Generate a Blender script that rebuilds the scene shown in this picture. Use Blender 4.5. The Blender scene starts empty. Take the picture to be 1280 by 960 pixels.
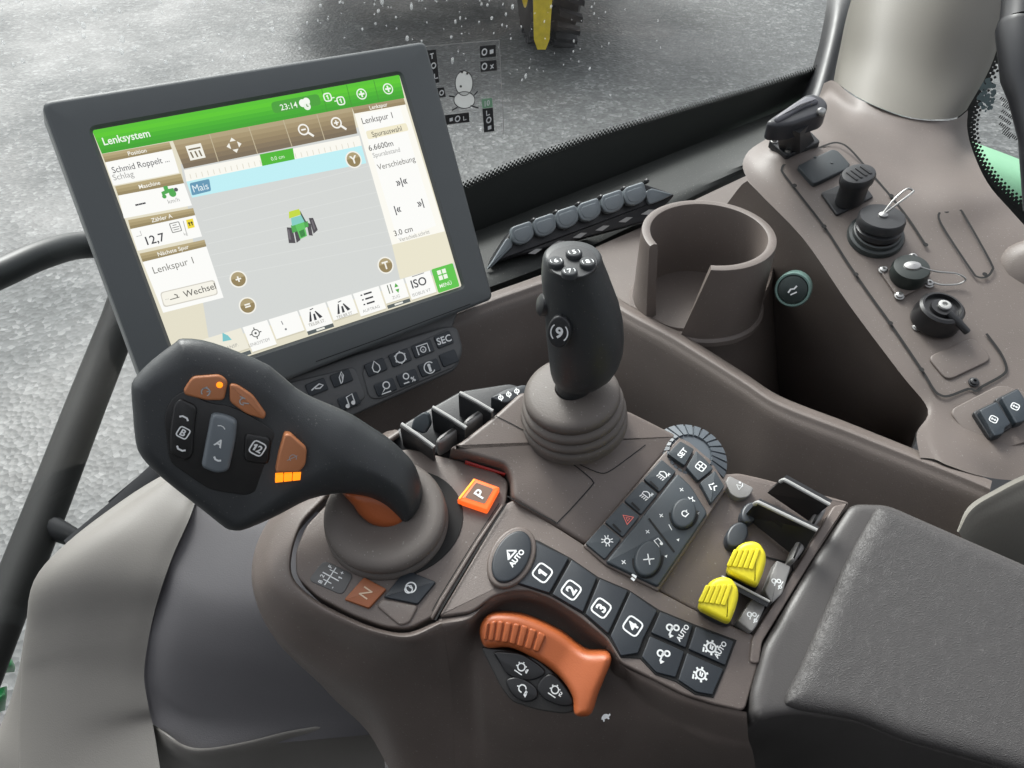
import bpy, bmesh, math, random
from mathutils import Vector, Matrix
from mathutils.geometry import delaunay_2d_cdt
random.seed(7)
S = bpy.context.scene
COL = S.collection
EXPO = 1.35
F, PITCH, CAMZ = 1000.0, math.radians(42), 0.36
c42, s42 = math.cos(PITCH), math.sin(PITCH)
CAM = Vector((0, 0, CAMZ))

# ------------------------------------------------------------------ rays and planes
def ray(u, v):
    x = (u-640)/F; y = (480-v)/F
    return Vector((x, c42+y*s42, -s42+y*c42))
def D(u, v, d): return CAM + ray(u, v)*d
def P(u, v, z):
    r = ray(u, v); return CAM + r*((z-CAMZ)/r.z)
def PY(u, v, Y):
    r = ray(u, v); return CAM + r*(Y/r.y)
def depth(p): 
    d = p-CAM; return d.y*c42 - d.z*s42
class Plane:
    def __init__(s, o, n, x):
        s.o = Vector(o); s.N = Vector(n).normalized()
        x = Vector(x); s.X = (x - s.N*x.dot(s.N)).normalized(); s.Y = s.N.cross(s.X)
    def off(s, h): 
        q = Plane(s.o+s.N*h, s.N, s.X); return q
    def hit(s, u, v, h=0):
        r = ray(u, v); return CAM + r*((s.o+s.N*h-CAM).dot(s.N)/r.dot(s.N))
    def loc(s, u, v, h=0):
        d = s.hit(u, v, h)-s.o; return (d.dot(s.X), d.dot(s.Y))
    def w(s, a, b, h=0): return s.o + s.X*a + s.Y*b + s.N*h
    def px(s, u, v, h=0): return depth(s.hit(u, v, h))/F     # metres per pixel there
lat = Vector((.53, .85, 0))
CP = Plane(P(740, 720, 0), (0.03, -.27, .96), lat)           # console top
def C(u, v, h=0): return CP.hit(u, v, h)

# ------------------------------------------------------------------ materials
def mat(name, col, rough=.5, metal=0, grain=0, gscale=900, emit=None, estr=1, spec=.5, var=0, vscale=40, coat=0, dust=0):
    m = bpy.data.materials.new(name); m.use_nodes = True
    nt = m.node_tree; b = nt.nodes['Principled BSDF']
    b.inputs['Base Color'].default_value = (*col, 1); b.inputs['Roughness'].default_value = rough
    b.inputs['Metallic'].default_value = metal; b.inputs['Specular IOR Level'].default_value = spec
    b.inputs['Coat Weight'].default_value = coat
    tc = nt.nodes.new('ShaderNodeTexCoord')
    if emit:
        b.inputs['Emission Color'].default_value = (*emit, 1); b.inputs['Emission Strength'].default_value = estr
    if grain:
        n = nt.nodes.new('ShaderNodeTexNoise'); n.inputs['Scale'].default_value = gscale; n.inputs['Detail'].default_value = 3
        bp = nt.nodes.new('ShaderNodeBump'); bp.inputs['Strength'].default_value = grain; bp.inputs['Distance'].default_value = .0004
        nt.links.new(tc.outputs['Object'], n.inputs['Vector']); nt.links.new(n.outputs['Fac'], bp.inputs['Height'])
        nt.links.new(bp.outputs['Normal'], b.inputs['Normal'])
    if var:
        n2 = nt.nodes.new('ShaderNodeTexNoise'); n2.inputs['Scale'].default_value = vscale; n2.inputs['Detail'].default_value = 6
        mp = nt.nodes.new('ShaderNodeMapRange'); mp.inputs['From Min'].default_value = .3; mp.inputs['From Max'].default_value = .7
        mp.inputs['To Min'].default_value = 1-var; mp.inputs['To Max'].default_value = 1+var
        mx = nt.nodes.new('ShaderNodeMix'); mx.data_type = 'RGBA'; mx.blend_type = 'MULTIPLY'; mx.inputs[0].default_value = 1
        mx.inputs[6].default_value = (*col, 1)
        nt.links.new(tc.outputs['Object'], n2.inputs['Vector']); nt.links.new(n2.outputs['Fac'], mp.inputs['Value'])
        nt.links.new(mp.outputs['Result'], mx.inputs[7]); nt.links.new(mx.outputs[2], b.inputs['Base Color'])
        mr = nt.nodes.new('ShaderNodeMapRange'); mr.inputs['To Min'].default_value = rough-.06; mr.inputs['To Max'].default_value = rough+.08
        nt.links.new(n2.outputs['Fac'], mr.inputs['Value']); nt.links.new(mr.outputs['Result'], b.inputs['Roughness'])
        if dust:
            L = nt.links.new; out = mx.outputs[2]
            for sc_, th_, rad in ((260, .90, .13), (620, .80, .2)):
                vo = nt.nodes.new('ShaderNodeTexVoronoi'); vo.inputs['Scale'].default_value = sc_; L(tc.outputs['Object'], vo.inputs['Vector'])
                se = nt.nodes.new('ShaderNodeSeparateColor'); L(vo.outputs['Color'], se.inputs[0])
                g1 = nt.nodes.new('ShaderNodeMath'); g1.operation = 'GREATER_THAN'; g1.inputs[1].default_value = th_; L(se.outputs[0], g1.inputs[0])
                g2 = nt.nodes.new('ShaderNodeMath'); g2.operation = 'LESS_THAN'; g2.inputs[1].default_value = rad; L(vo.outputs['Distance'], g2.inputs[0])
                g3 = nt.nodes.new('ShaderNodeMath'); g3.operation = 'MULTIPLY'; L(g1.outputs[0], g3.inputs[0]); L(g2.outputs[0], g3.inputs[1])
                g4 = nt.nodes.new('ShaderNodeMath'); g4.operation = 'MULTIPLY'; L(g3.outputs[0], g4.inputs[0]); g4.inputs[1].default_value = dust
                md = nt.nodes.new('ShaderNodeMix'); md.data_type = 'RGBA'; L(g4.outputs[0], md.inputs[0]); L(out, md.inputs[6]); md.inputs[7].default_value = (.34, .33, .31, 1); out = md.outputs[2]
            L(out, b.inputs['Base Color'])
    return m
TAUPE = mat('taupe_plastic', (.120, .098, .087), .43, grain=.35, gscale=1400, var=.10, vscale=25, dust=.3)
TAUPE2 = mat('taupe_plastic_side', (.122, .102, .091), .5, grain=.35, gscale=1200, var=.08, vscale=18, dust=.3)
BOOT = mat('boot_rubber', (.106, .092, .083), .6, grain=.3, gscale=900, var=.08, dust=.3)
GREY = mat('light_grey_panel', (.172, .163, .150), .5, grain=.3, gscale=1000, var=.06, vscale=12)
INSET = mat('slate_panel', (.10, .097, .103), .62, grain=.3, gscale=1000, var=.06, vscale=12)
BEIGE = mat('beige_pillar', (.135, .127, .108), .6, grain=.3, gscale=700, var=.05, vscale=10)
BLACK = mat('black_plastic', (.018, .019, .021), .42, grain=.2, gscale=1500, var=.1)
GLOSS = mat('gloss_black', (.012, .012, .013), .32)
DASH = mat('dash_black', (.022, .0245, .023), .65, grain=.3, gscale=500, var=.15, vscale=10, dust=.3)
LEVER = mat('lever_soft_black', (.029, .032, .034), .42, grain=.25, gscale=1800, var=.12, vscale=30, dust=.14)
LEVERF = mat('lever_face', (.014, .014, .014), .34, grain=.15, gscale=1800)
KEY = mat('blue_black_key', (.016, .021, .027), .45, grain=.2, gscale=2000)
KEYP = mat('slate_keypad', (.034, .043, .050), .5, grain=.25, gscale=1800, var=.08)
GKEY = mat('grey_rocker', (.13, .15, .165), .4)
BEZEL = mat('bezel_grey', (.078, .087, .09), .5, grain=.15, gscale=1500)
EDGE = mat('bezel_edge', (.17, .18, .18), .4)
RIM = mat('light_rim', (.36, .36, .35), .4)
LGREY = mat('label_grey', (.21, .205, .20), .5, grain=.2, gscale=1500)
TABM = mat('tab_grey', (.16, .185, .20), .45, grain=.2, gscale=900)
ORANGE = mat('orange_plastic', (.34, .085, .024), .42, grain=.2, gscale=1200, var=.06)
ORB = mat('amber_key', (.40, .155, .065), .45, var=.06)
NOR = mat('brown_key', (.27, .085, .03), .5)
YEL = mat('yellow_plastic', (.72, .62, .02), .4, grain=.1, gscale=1200, var=.04)
WHITE = mat('white_print', (.72, .74, .74), .6)
DIM = mat('grey_print', (.34, .36, .37), .6)
REDP = mat('red_print', (.75, .16, .13), .6)
STEEL = mat('steel', (.42, .42, .41), .35, metal=1)
SEAM = mat('seam_black', (.006, .006, .006), .8)
LED = mat('amber_led', (.4, .1, .0), .4, emit=(1, .25, .008), estr=.62)
GLOW = mat('orange_glow', (.5, .1, .02), .4, emit=(1, .13, .02), estr=.42)
GLOWY = mat('yellow_glow', (.5, .2, .02), .4, emit=(1, .5, .05), estr=.42)
REDL = mat('glow_tinted_slot', (.30, .02, .018), .35)
RIBM = mat('dial_slate', (.085, .10, .115), .4)
GREENP = mat('green_paint', (.015, .26, .07), .35)
RUB = mat('tyre_rubber', (.016, .016, .018), .75, grain=.4, gscale=80)
YPAINT = mat('yellow_paint', (.62, .47, .03), .45, var=.15, vscale=20)
HEAT = mat('machine_dark', (.04, .045, .05), .5, var=.2, vscale=6)
_em = {}
def E_(r, g, b, s=1.0):
    k = (r, g, b, s)
    if k not in _em:
        r, g, b = (24+x*(252-24)/255 for x in (r, g, b))  # haze over the screen put into its colours, dark tones lifted
        lin = tuple((x/255/12.92 if x/255 <= .04045 else ((x/255+.055)/1.055)**2.4) for x in (r, g, b))
        _em[k] = mat('screen_%d_%d_%d' % k[:3], (.02, .02, .02), .25, emit=lin, estr=s*2**-EXPO, spec=.3)
    return _em[k]

# leather pad
def leather():
    m = mat('leather_grain', (.056, .053, .052), .46)
    nt = m.node_tree; b = nt.nodes['Principled BSDF']; tc = nt.nodes.new('ShaderNodeTexCoord')
    mpn = nt.nodes.new('ShaderNodeMapping'); mpn.inputs['Rotation'].default_value = (0, 0, math.radians(-32)); mpn.inputs['Scale'].default_value = (1, 1.9, 1)
    v = nt.nodes.new('ShaderNodeTexVoronoi'); v.feature = 'DISTANCE_TO_EDGE'; v.inputs['Scale'].default_value = 720
    n = nt.nodes.new('ShaderNodeTexNoise'); n.inputs['Scale'].default_value = 130; n.inputs['Detail'].default_value = 5
    n3 = nt.nodes.new('ShaderNodeTexNoise'); n3.inputs['Scale'].default_value = 25; n3.inputs['Detail'].default_value = 3
    ad = nt.nodes.new('ShaderNodeMath'); ad.operation = 'MULTIPLY_ADD'; ad.inputs[1].default_value = 1.2
    bp = nt.nodes.new('ShaderNodeBump'); bp.inputs['Strength'].default_value = .6; bp.inputs['Distance'].default_value = .0005
    dis = nt.nodes.new('ShaderNodeMix'); dis.data_type = 'RGBA'; dis.inputs[0].default_value = .012
    L = nt.links.new
    L(tc.outputs['Object'], mpn.inputs['Vector']); L(mpn.outputs['Vector'], dis.inputs[6]); 
    L(tc.outputs['Object'], n.inputs['Vector']); L(n.outputs['Color'], dis.inputs[7]); L(dis.outputs[2], v.inputs['Vector'])
    L(tc.outputs['Object'], n3.inputs['Vector'])
    L(v.outputs['Distance'], ad.inputs[0]); L(n.outputs['Fac'], ad.inputs[2]); L(ad.outputs['Value'], bp.inputs['Height'])
    L(bp.outputs['Normal'], b.inputs['Normal'])
    mr = nt.nodes.new('ShaderNodeMapRange'); mr.inputs['To Min'].default_value = .38; mr.inputs['To Max'].default_value = .58
    L(n3.outputs['Fac'], mr.inputs['Value']); L(mr.outputs['Result'], b.inputs['Roughness'])
    return m
LEATHER = leather()
def glass():
    m = bpy.data.materials.new('window_glass'); m.use_nodes = True; nt = m.node_tree
    nt.nodes.remove(nt.nodes['Principled BSDF'])
    t = nt.nodes.new('ShaderNodeBsdfTransparent'); t.inputs[0].default_value = (.93, .96, .95, 1)
    g = nt.nodes.new('ShaderNodeBsdfGlossy'); g.inputs['Roughness'].default_value = .02
    mx = nt.nodes.new('ShaderNodeMixShader'); mx.inputs[0].default_value = .05
    nt.links.new(t.outputs[0], mx.inputs[1]); nt.links.new(g.outputs[0], mx.inputs[2])
    nt.links.new(mx.outputs[0], nt.nodes['Material Output'].inputs['Surface'])
    return m
GLASS = glass()
def ground_mat():
    m = bpy.data.materials.new('wet_gravel'); m.use_nodes = True; nt = m.node_tree; b = nt.nodes['Principled BSDF']
    L = nt.links.new; tc = nt.nodes.new('ShaderNodeTexCoord')
    def noise(s, d=4, r=.6):
        n = nt.nodes.new('ShaderNodeTexNoise'); n.inputs['Scale'].default_value = s; n.inputs['Detail'].default_value = d
        n.inputs['Roughness'].default_value = r; L(tc.outputs['Object'], n.inputs['Vector']); return n
    v = nt.nodes.new('ShaderNodeTexVoronoi'); v.inputs['Scale'].default_value = 38; L(tc.outputs['Object'], v.inputs['Vector'])
    v2 = nt.nodes.new('ShaderNodeTexVoronoi'); v2.inputs['Scale'].default_value = 13; L(tc.outputs['Object'], v2.inputs['Vector'])
    cr = nt.nodes.new('ShaderNodeValToRGB'); e = cr.color_ramp.elements
    e[0].position = .0; e[0].color = (.058, .061, .062, 1); e[1].position = 1; e[1].color = (.20, .205, .205, 1)
    x = cr.color_ramp.elements.new(.45); x.color = (.082, .086, .087, 1)
    x = cr.color_ramp.elements.new(.72); x.color = (.108, .113, .114, 1)
    sp = nt.nodes.new('ShaderNodeSeparateColor'); L(v.outputs['Color'], sp.inputs[0])
    sp2 = nt.nodes.new('ShaderNodeSeparateColor'); L(v2.outputs['Color'], sp2.inputs[0])
    mx0 = nt.nodes.new('ShaderNodeMath'); mx0.operation = 'MULTIPLY_ADD'; mx0.inputs[1].default_value = .7
    sc = nt.nodes.new('ShaderNodeMath'); sc.operation = 'MULTIPLY'; sc.inputs[1].default_value = .3
    L(sp2.outputs[0], sc.inputs[0]); L(sp.outputs[0], mx0.inputs[0]); L(sc.outputs[0], mx0.inputs[2]); L(mx0.outputs[0], cr.inputs['Fac'])
    big = noise(.55, 5); mr = nt.nodes.new('ShaderNodeMapRange'); mr.inputs['From Min'].default_value = .35; mr.inputs['From Max'].default_value = .68
    mr.inputs['To Min'].default_value = .62; mr.inputs['To Max'].default_value = 1.15; L(big.outputs['Fac'], mr.inputs['Value'])
    mx = nt.nodes.new('ShaderNodeMix'); mx.data_type = 'RGBA'; mx.blend_type = 'MULTIPLY'; mx.inputs[0].default_value = 1
    L(cr.outputs['Color'], mx.inputs[6]); L(mr.outputs['Result'], mx.inputs[7]); 
    # shade and reflection of the parked machine, painted as a dark ground patch
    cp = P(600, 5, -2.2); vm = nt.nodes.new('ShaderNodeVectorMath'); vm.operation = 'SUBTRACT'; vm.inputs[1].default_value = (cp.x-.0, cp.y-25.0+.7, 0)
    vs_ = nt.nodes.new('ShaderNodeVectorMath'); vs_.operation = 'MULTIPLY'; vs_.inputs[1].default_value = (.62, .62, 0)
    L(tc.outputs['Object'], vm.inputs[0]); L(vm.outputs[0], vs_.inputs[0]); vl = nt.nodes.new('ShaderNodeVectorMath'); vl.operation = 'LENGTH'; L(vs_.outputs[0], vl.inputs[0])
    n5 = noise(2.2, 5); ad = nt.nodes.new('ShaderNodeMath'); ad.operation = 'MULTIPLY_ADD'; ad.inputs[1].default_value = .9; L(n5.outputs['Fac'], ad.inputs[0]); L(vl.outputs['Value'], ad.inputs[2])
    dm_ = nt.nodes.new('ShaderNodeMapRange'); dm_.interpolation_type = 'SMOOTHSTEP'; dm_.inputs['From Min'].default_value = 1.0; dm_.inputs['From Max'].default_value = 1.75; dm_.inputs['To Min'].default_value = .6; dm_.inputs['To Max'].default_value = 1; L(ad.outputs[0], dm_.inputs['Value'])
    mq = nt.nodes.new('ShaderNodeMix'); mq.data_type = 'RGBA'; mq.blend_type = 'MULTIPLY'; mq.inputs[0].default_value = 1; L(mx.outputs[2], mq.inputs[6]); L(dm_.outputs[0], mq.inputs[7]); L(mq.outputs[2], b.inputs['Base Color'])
    bp = nt.nodes.new('ShaderNodeBump'); bp.inputs['Strength'].default_value = .35; bp.inputs['Distance'].default_value = .012
    L(v.outputs['Distance'], bp.inputs['Height']); L(bp.outputs['Normal'], b.inputs['Normal'])
    mr2 = nt.nodes.new('ShaderNodeMapRange'); mr2.inputs['From Min'].default_value = .35; mr2.inputs['From Max'].default_value = .65
    mr2.inputs['To Min'].default_value = .5; mr2.inputs['To Max'].default_value = .8; L(big.outputs['Fac'], mr2.inputs['Value'])
    L(mr2.outputs['Result'], b.inputs['Roughness'])
    return m

# ------------------------------------------------------------------ mesh builder
class MB:
    def __init__(s): s.v = []; s.f = []; s.m = []
    def add(s, vs, fs, mi=0):
        o = len(s.v); s.v += [Vector(p) for p in vs]
        for f in fs: s.f.append([i+o for i in f]); s.m.append(mi)
    def build(s, name, mats, parent=None, sharp=38, fix=True, label=None):
        if not isinstance(mats, (list, tuple)): mats = [mats]
        cen = sum(s.v, Vector())/len(s.v)
        me = bpy.data.meshes.new(name); me.from_pydata([p-cen for p in s.v], [], s.f)
        for m in mats: me.materials.append(m)
        for p, mi in zip(me.polygons, s.m): p.material_index = mi
        if fix:
            bm = bmesh.new(); bm.from_mesh(me); bmesh.ops.remove_doubles(bm, verts=bm.verts, dist=1e-6)
            bmesh.ops.recalc_face_normals(bm, faces=bm.faces); bm.to_mesh(me); bm.free()
        me.polygons.foreach_set('use_smooth', [len(p.vertices) <= 4 for p in me.polygons])
        me.set_sharp_from_angle(angle=math.radians(sharp))
        o = bpy.data.objects.new(name, me); COL.objects.link(o); o.location = cen
        if parent:
            q = parent; base = Vector()
            while q: base += q.location; q = q.parent
            o.parent = parent; o.location = cen-base
        if label: o['label'] = label
        return o
def thing(name, label, cat, loc, group=None):
    o = bpy.data.objects.new(name, None); COL.objects.link(o); o.location = loc; o.empty_display_size = .02
    o['label'] = label; o['category'] = cat
    if group: o['group'] = group
    return o
def tag(o, label, cat, group=None):
    o['label'] = label; o['category'] = cat
    if group: o['group'] = group
    return o
def kind(o, k): o['kind'] = k; return o

def area2(p): return sum(p[i][0]*p[(i+1) % len(p)][1]-p[(i+1) % len(p)][0]*p[i][1] for i in range(len(p)))
def ccw(p): return p if area2(p) > 0 else p[::-1]
def rnd(pts, r, n=4):
    out = []; k = len(pts)
    for i in range(k):
        a, b, c = (Vector(pts[(i+j) % k]) for j in (-1, 0, 1))
        d1, d2 = a-b, c-b; l1, l2 = d1.length, d2.length
        if l1 < 1e-9 or l2 < 1e-9: out.append(tuple(b)); continue
        q = min(r, l1*.45, l2*.45); p1, p2 = b+d1/l1*q, b+d2/l2*q
        for j in range(n+1):
            t = j/n; out.append(tuple(p1*(1-t)**2 + b*2*t*(1-t) + p2*t*t))
    return out
def cr(pts, n=4, closed=False):
    k = len(pts); P_ = [Vector(p) for p in pts]; out = []
    if not closed: P_ = [P_[0]*2-P_[1]]+P_+[P_[-1]*2-P_[-2]]
    for i in range(k if closed else k-1):
        a, b, c, d = (P_[(i+j-1) % k] for j in range(4)) if closed else P_[i:i+4]
        for j in range(n):
            t = j/n
            out.append(.5*((2*b)+(c-a)*t+(2*a-5*b+4*c-d)*t*t+(3*b-a-3*c+d)*t**3))
    if not closed: out.append(P_[-2].copy())
    return out
def dense(p, s):
    out = []
    for i in range(len(p)):
        a, b = Vector(p[i]), Vector(p[(i+1) % len(p)]); k = max(1, int((b-a).length/s+.5))
        for j in range(k): out.append(tuple(a.lerp(b, j/k)))
    return out
def inset(p, d):
    k = len(p); out = []
    for i in range(k):
        a, b, c = (Vector(p[(i+j) % k]) for j in (-1, 0, 1))
        e1, e2 = b-a, c-b
        if e1.length < 1e-9 or e2.length < 1e-9: out.append(tuple(b)); continue
        e1.normalize(); e2.normalize()
        n = Vector((-e1.y-e2.y, e1.x+e2.x))
        if n.length < 1e-6: out.append(tuple(b)); continue
        n.normalize(); cs = max(.45, n.dot(Vector((-e1.y, e1.x))))
        out.append(tuple(b+n*d/cs))
    return out
def prism(mb, pl, pts, h0, h1, bev=.0006, mi=0, bottom=False, dish=0):
    """pts: local 2-D outline on plane pl; walls from h0 to h1, bevelled top"""
    p = ccw([tuple(q) for q in pts]); k = len(p)
    sg = 1 if h1 > h0 else -1
    rings = [(p, h0)]
    if bev > 0:
        for t in (0, .35, .7, 1):
            a = t*math.pi/2
            rings.append((inset(p, bev*(1-math.cos(a))), h1-sg*bev*(1-math.sin(a))))
    else: rings.append((p, h1))
    vs = []; fs = []
    for q, h in rings: vs += [pl.w(a, b, h) for a, b in q]
    for r in range(len(rings)-1):
        for i in range(k):
            j = (i+1) % k; fs.append([r*k+i, r*k+j, (r+1)*k+j, (r+1)*k+i])
    fs.append([(len(rings)-1)*k+i for i in range(k)])
    if bottom: fs.append([i for i in range(k)][::-1])
    mb.add(vs, fs, mi)
def pp(pl, px, h=0, r=0, n=4, smooth=0):
    q = [pl.loc(u, v, h) for u, v in px]
    if smooth: q = [tuple(x) for x in cr(q, smooth, True)]
    if r: q = rnd(q, r, n)
    return q
def ngon_c(cx, cy, rx, ry=None, n=24, rot=0):
    ry = ry or rx; ca, sa = math.cos(rot), math.sin(rot)
    return [(cx+rx*math.cos(t)*ca-ry*math.sin(t)*sa, cy+rx*math.cos(t)*sa+ry*math.sin(t)*ca) for t in (2*math.pi*i/n for i in range(n))]
def fill(mb, pl, pts, h, mi): mb.add([pl.w(a, b, h) for a, b in pts], [list(range(len(pts)))], mi)
def stroke(mb, pl, pts, w, h, mi, closed=False):
    p = [Vector(q) for q in pts]; k = len(p)
    L, R = [], []
    for i in range(k):
        a = p[i-1] if (i > 0 or closed) else p[i]; c = p[(i+1) % k] if (i < k-1 or closed) else p[i]
        d = c-a
        if d.length < 1e-9: d = Vector((1, 0))
        d.normalize(); n = Vector((-d.y, d.x))
        L.append(p[i]+n*w/2); R.append(p[i]-n*w/2)
    vs = [pl.w(q.x, q.y, h) for q in L+R]; fs = []
    for i in range(k if closed else k-1):
        j = (i+1) % k; fs.append([i, k+i, k+j, j])
    mb.add(vs, fs, mi)
def pstroke(mb, pl, px, wpx, h=.0003, mi=0, closed=False, smooth=0):
    q = [pl.loc(u, v, h) for u, v in px]
    if smooth: q = [tuple(x) for x in cr(q, smooth, closed)]
    stroke(mb, pl, q, wpx*pl.px(*px[0], h), h, mi, closed)
_tx = {}
def text2d(s, bold=.0):
    k = (s, bold)
    if k not in _tx:
        cu = bpy.data.curves.new('t', 'FONT'); cu.body = s; cu.align_x = 'CENTER'; cu.offset = bold; cu.resolution_u = 3
        ob = bpy.data.objects.new('t', cu); me = bpy.data.meshes.new_from_object(ob)
        vs = [(v.co.x, v.co.y-.345) for v in me.vertices]; fs = [list(p.vertices) for p in me.polygons]
        x0 = min(v[0] for v in vs); x1 = max(v[0] for v in vs); m = (x0+x1)/2
        _tx[k] = ([((x-m)/.69, y/.69) for x, y in vs], fs, (x1-x0)/.69)
        bpy.data.objects.remove(ob); bpy.data.curves.remove(cu); bpy.data.meshes.remove(me)
    return _tx[k]
class Ink:
    """unit drawing frame on a plane: centre in pixels of the plane point, unit size in metres"""
    def __init__(s, mb, pl, uv, unit, rot=0, h=.0002, mi=1, loc=None):
        s.mb, s.pl, s.h, s.mi = mb, pl, h, mi; s.c = loc or pl.loc(uv[0], uv[1], h); s.u = unit
        r = math.radians(rot); s.ca, s.sa = math.cos(r), math.sin(r)
    def t(s, x, y): return (s.c[0]+s.u*(x*s.ca-y*s.sa), s.c[1]+s.u*(x*s.sa+y*s.ca))
    def line(s, pts, w=.16, closed=False): stroke(s.mb, s.pl, [s.t(*p) for p in pts], w*s.u, s.h, s.mi, closed)
    def circ(s, x, y, r, w=.16, n=20, a0=0, a1=360, ry=None):
        full = a1-a0 >= 360; k = n if full else n+1
        pts = [(x+r*math.cos(math.radians(a0+(a1-a0)*i/n)), y+(ry or r)*math.sin(math.radians(a0+(a1-a0)*i/n))) for i in range(k)]
        s.line(pts, w, full)
    def disc(s, x, y, r, n=16): fill(s.mb, s.pl, [s.t(*p) for p in ngon_c(x, y, r, n=n)], s.h, s.mi)
    def poly(s, pts): fill(s.mb, s.pl, [s.t(*p) for p in pts], s.h, s.mi)
    def text(s, st, x=0, y=0, hgt=1, bold=.012, sx=1):
        if st in ('1', '12'):
            o = x-(.36*hgt if st == '12' else -.04*hgt); w = .11+bold*1.2
            s.poly([(o+a*hgt, y+b*hgt) for a, b in ((-w, -.5), (w, -.5), (w, .5), (-w*.5, .5), (-.36, .26), (-.27, .08), (-w, .17))])
            if st == '1': return
            st = '2'; x += .3*hgt
        vs, fs, w = text2d(st, bold)
        s.mb.add([s.pl.w(*s.t(x+a*hgt*sx, y+b*hgt), s.h) for a, b in vs], fs, s.mi)
    def box(s, r=1.0, w=.16, rr=.3, n=3):
        s.line(rnd([(-r, -r), (r, -r), (r, r), (-r, r)], rr, n), w, True)

def frame(axis, ref=Vector((1, 0, 0))):
    n = Vector(axis).normalized(); x = ref-n*ref.dot(n)
    if x.length < 1e-4: x = Vector((0, 1, 0))-n*n.y
    x.normalize(); return x, n.cross(x), n
def revolve(mb, base, axis, prof, n=40, mi=0, ref=Vector((1, 0, 0)), a0=0, a1=360, sx=1, sy=1):
    x, y, z = frame(axis, ref); vs = []; fs = []; full = a1-a0 >= 360; k = n if full else n+1
    for r, h in prof:
        for i in range(k):
            a = math.radians(a0+(a1-a0)*i/n)
            vs.append(base+x*(r*sx*math.cos(a))+y*(r*sy*math.sin(a))+z*h)
    for j in range(len(prof)-1):
        for i in range(n):
            i2 = (i+1) % k; fs.append([j*k+i, j*k+i2, (j+1)*k+i2, (j+1)*k+i])
    mb.add(vs, fs, mi)
def tube(mb, pts, r, n=12, mi=0, caps=True, flat=1):
    P_ = [Vector(p) for p in pts]; vs = []; fs = []; k = len(P_)
    prev = None
    for i, p in enumerate(P_):
        d = (P_[min(i+1, k-1)]-P_[max(i-1, 0)]).normalized()
        ref = prev or (Vector((0, 0, 1)) if abs(d.z) < .9 else Vector((1, 0, 0)))
        x = (ref-d*ref.dot(d)).normalized(); y = d.cross(x); prev = x
        rr = r[i] if isinstance(r, (list, tuple)) else r
        for j in range(n):
            a = 2*math.pi*j/n; vs.append(p+x*rr*math.cos(a)+y*rr*flat*math.sin(a))
    for i in range(k-1):
        for j in range(n):
            j2 = (j+1) % n; fs.append([i*n+j, i*n+j2, (i+1)*n+j2, (i+1)*n+j])
    if caps: fs += [list(range(n))[::-1], [(k-1)*n+j for j in range(n)]]
    mb.add(vs, fs, mi)
def patch(mb, rows, nu=5, nv=5, mi=0, closed=False):
    g = [cr(r, nu, closed) for r in rows]; w = len(g[0])
    cols = [cr([g[i][j] for i in range(len(g))], nv) for j in range(w)]
    h = len(cols[0]); vs = [cols[j][i] for i in range(h) for j in range(w)]
    fs = []
    for i in range(h-1):
        for j in range(w if closed else w-1):
            j2 = (j+1) % w; fs.append([i*w+j, i*w+j2, (i+1)*w+j2, (i+1)*w+j])
    mb.add(vs, fs, mi)
def loft(mb, rings, mi=0, cap0=False, cap1=False):
    k = len(rings[0]); vs = [p for r in rings for p in r]; fs = []
    for i in range(len(rings)-1):
        for j in range(k):
            j2 = (j+1) % k; fs.append([i*k+j, i*k+j2, (i+1)*k+j2, (i+1)*k+j])
    if cap0: fs.append(list(range(k))[::-1])
    if cap1: fs.append([(len(rings)-1)*k+j for j in range(k)])
    mb.add(vs, fs, mi)
def slab(mb, q, th, mi=0):
    q = [Vector(p) for p in q]; n = (q[1]-q[0]).cross(q[2]-q[0]).normalized()*th; k = len(q)
    vs = q+[p-n for p in q]
    mb.add(vs, [list(range(k)), list(range(k, 2*k))[::-1]]+[[i, k+i, k+(i+1) % k, (i+1) % k] for i in range(k)], mi)
def pdist(p, poly):
    best = 9
    for i in range(len(poly)):
        a, b = poly[i], poly[(i+1) % len(poly)]
        dx, dy = b[0]-a[0], b[1]-a[1]; l = dx*dx+dy*dy
        t = max(0, min(1, ((p[0]-a[0])*dx+(p[1]-a[1])*dy)/l)) if l > 0 else 0
        d = math.hypot(p[0]-a[0]-t*dx, p[1]-a[1]-t*dy)
        if d < best: best = d
    return best
def inside(p, poly):
    r = False; j = len(poly)-1
    for i in range(len(poly)):
        if (poly[i][1] > p[1]) != (poly[j][1] > p[1]) and p[0] < (poly[j][0]-poly[i][0])*(p[1]-poly[i][1])/(poly[j][1]-poly[i][1])+poly[i][0]: r = not r
        j = i
    return r
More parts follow.
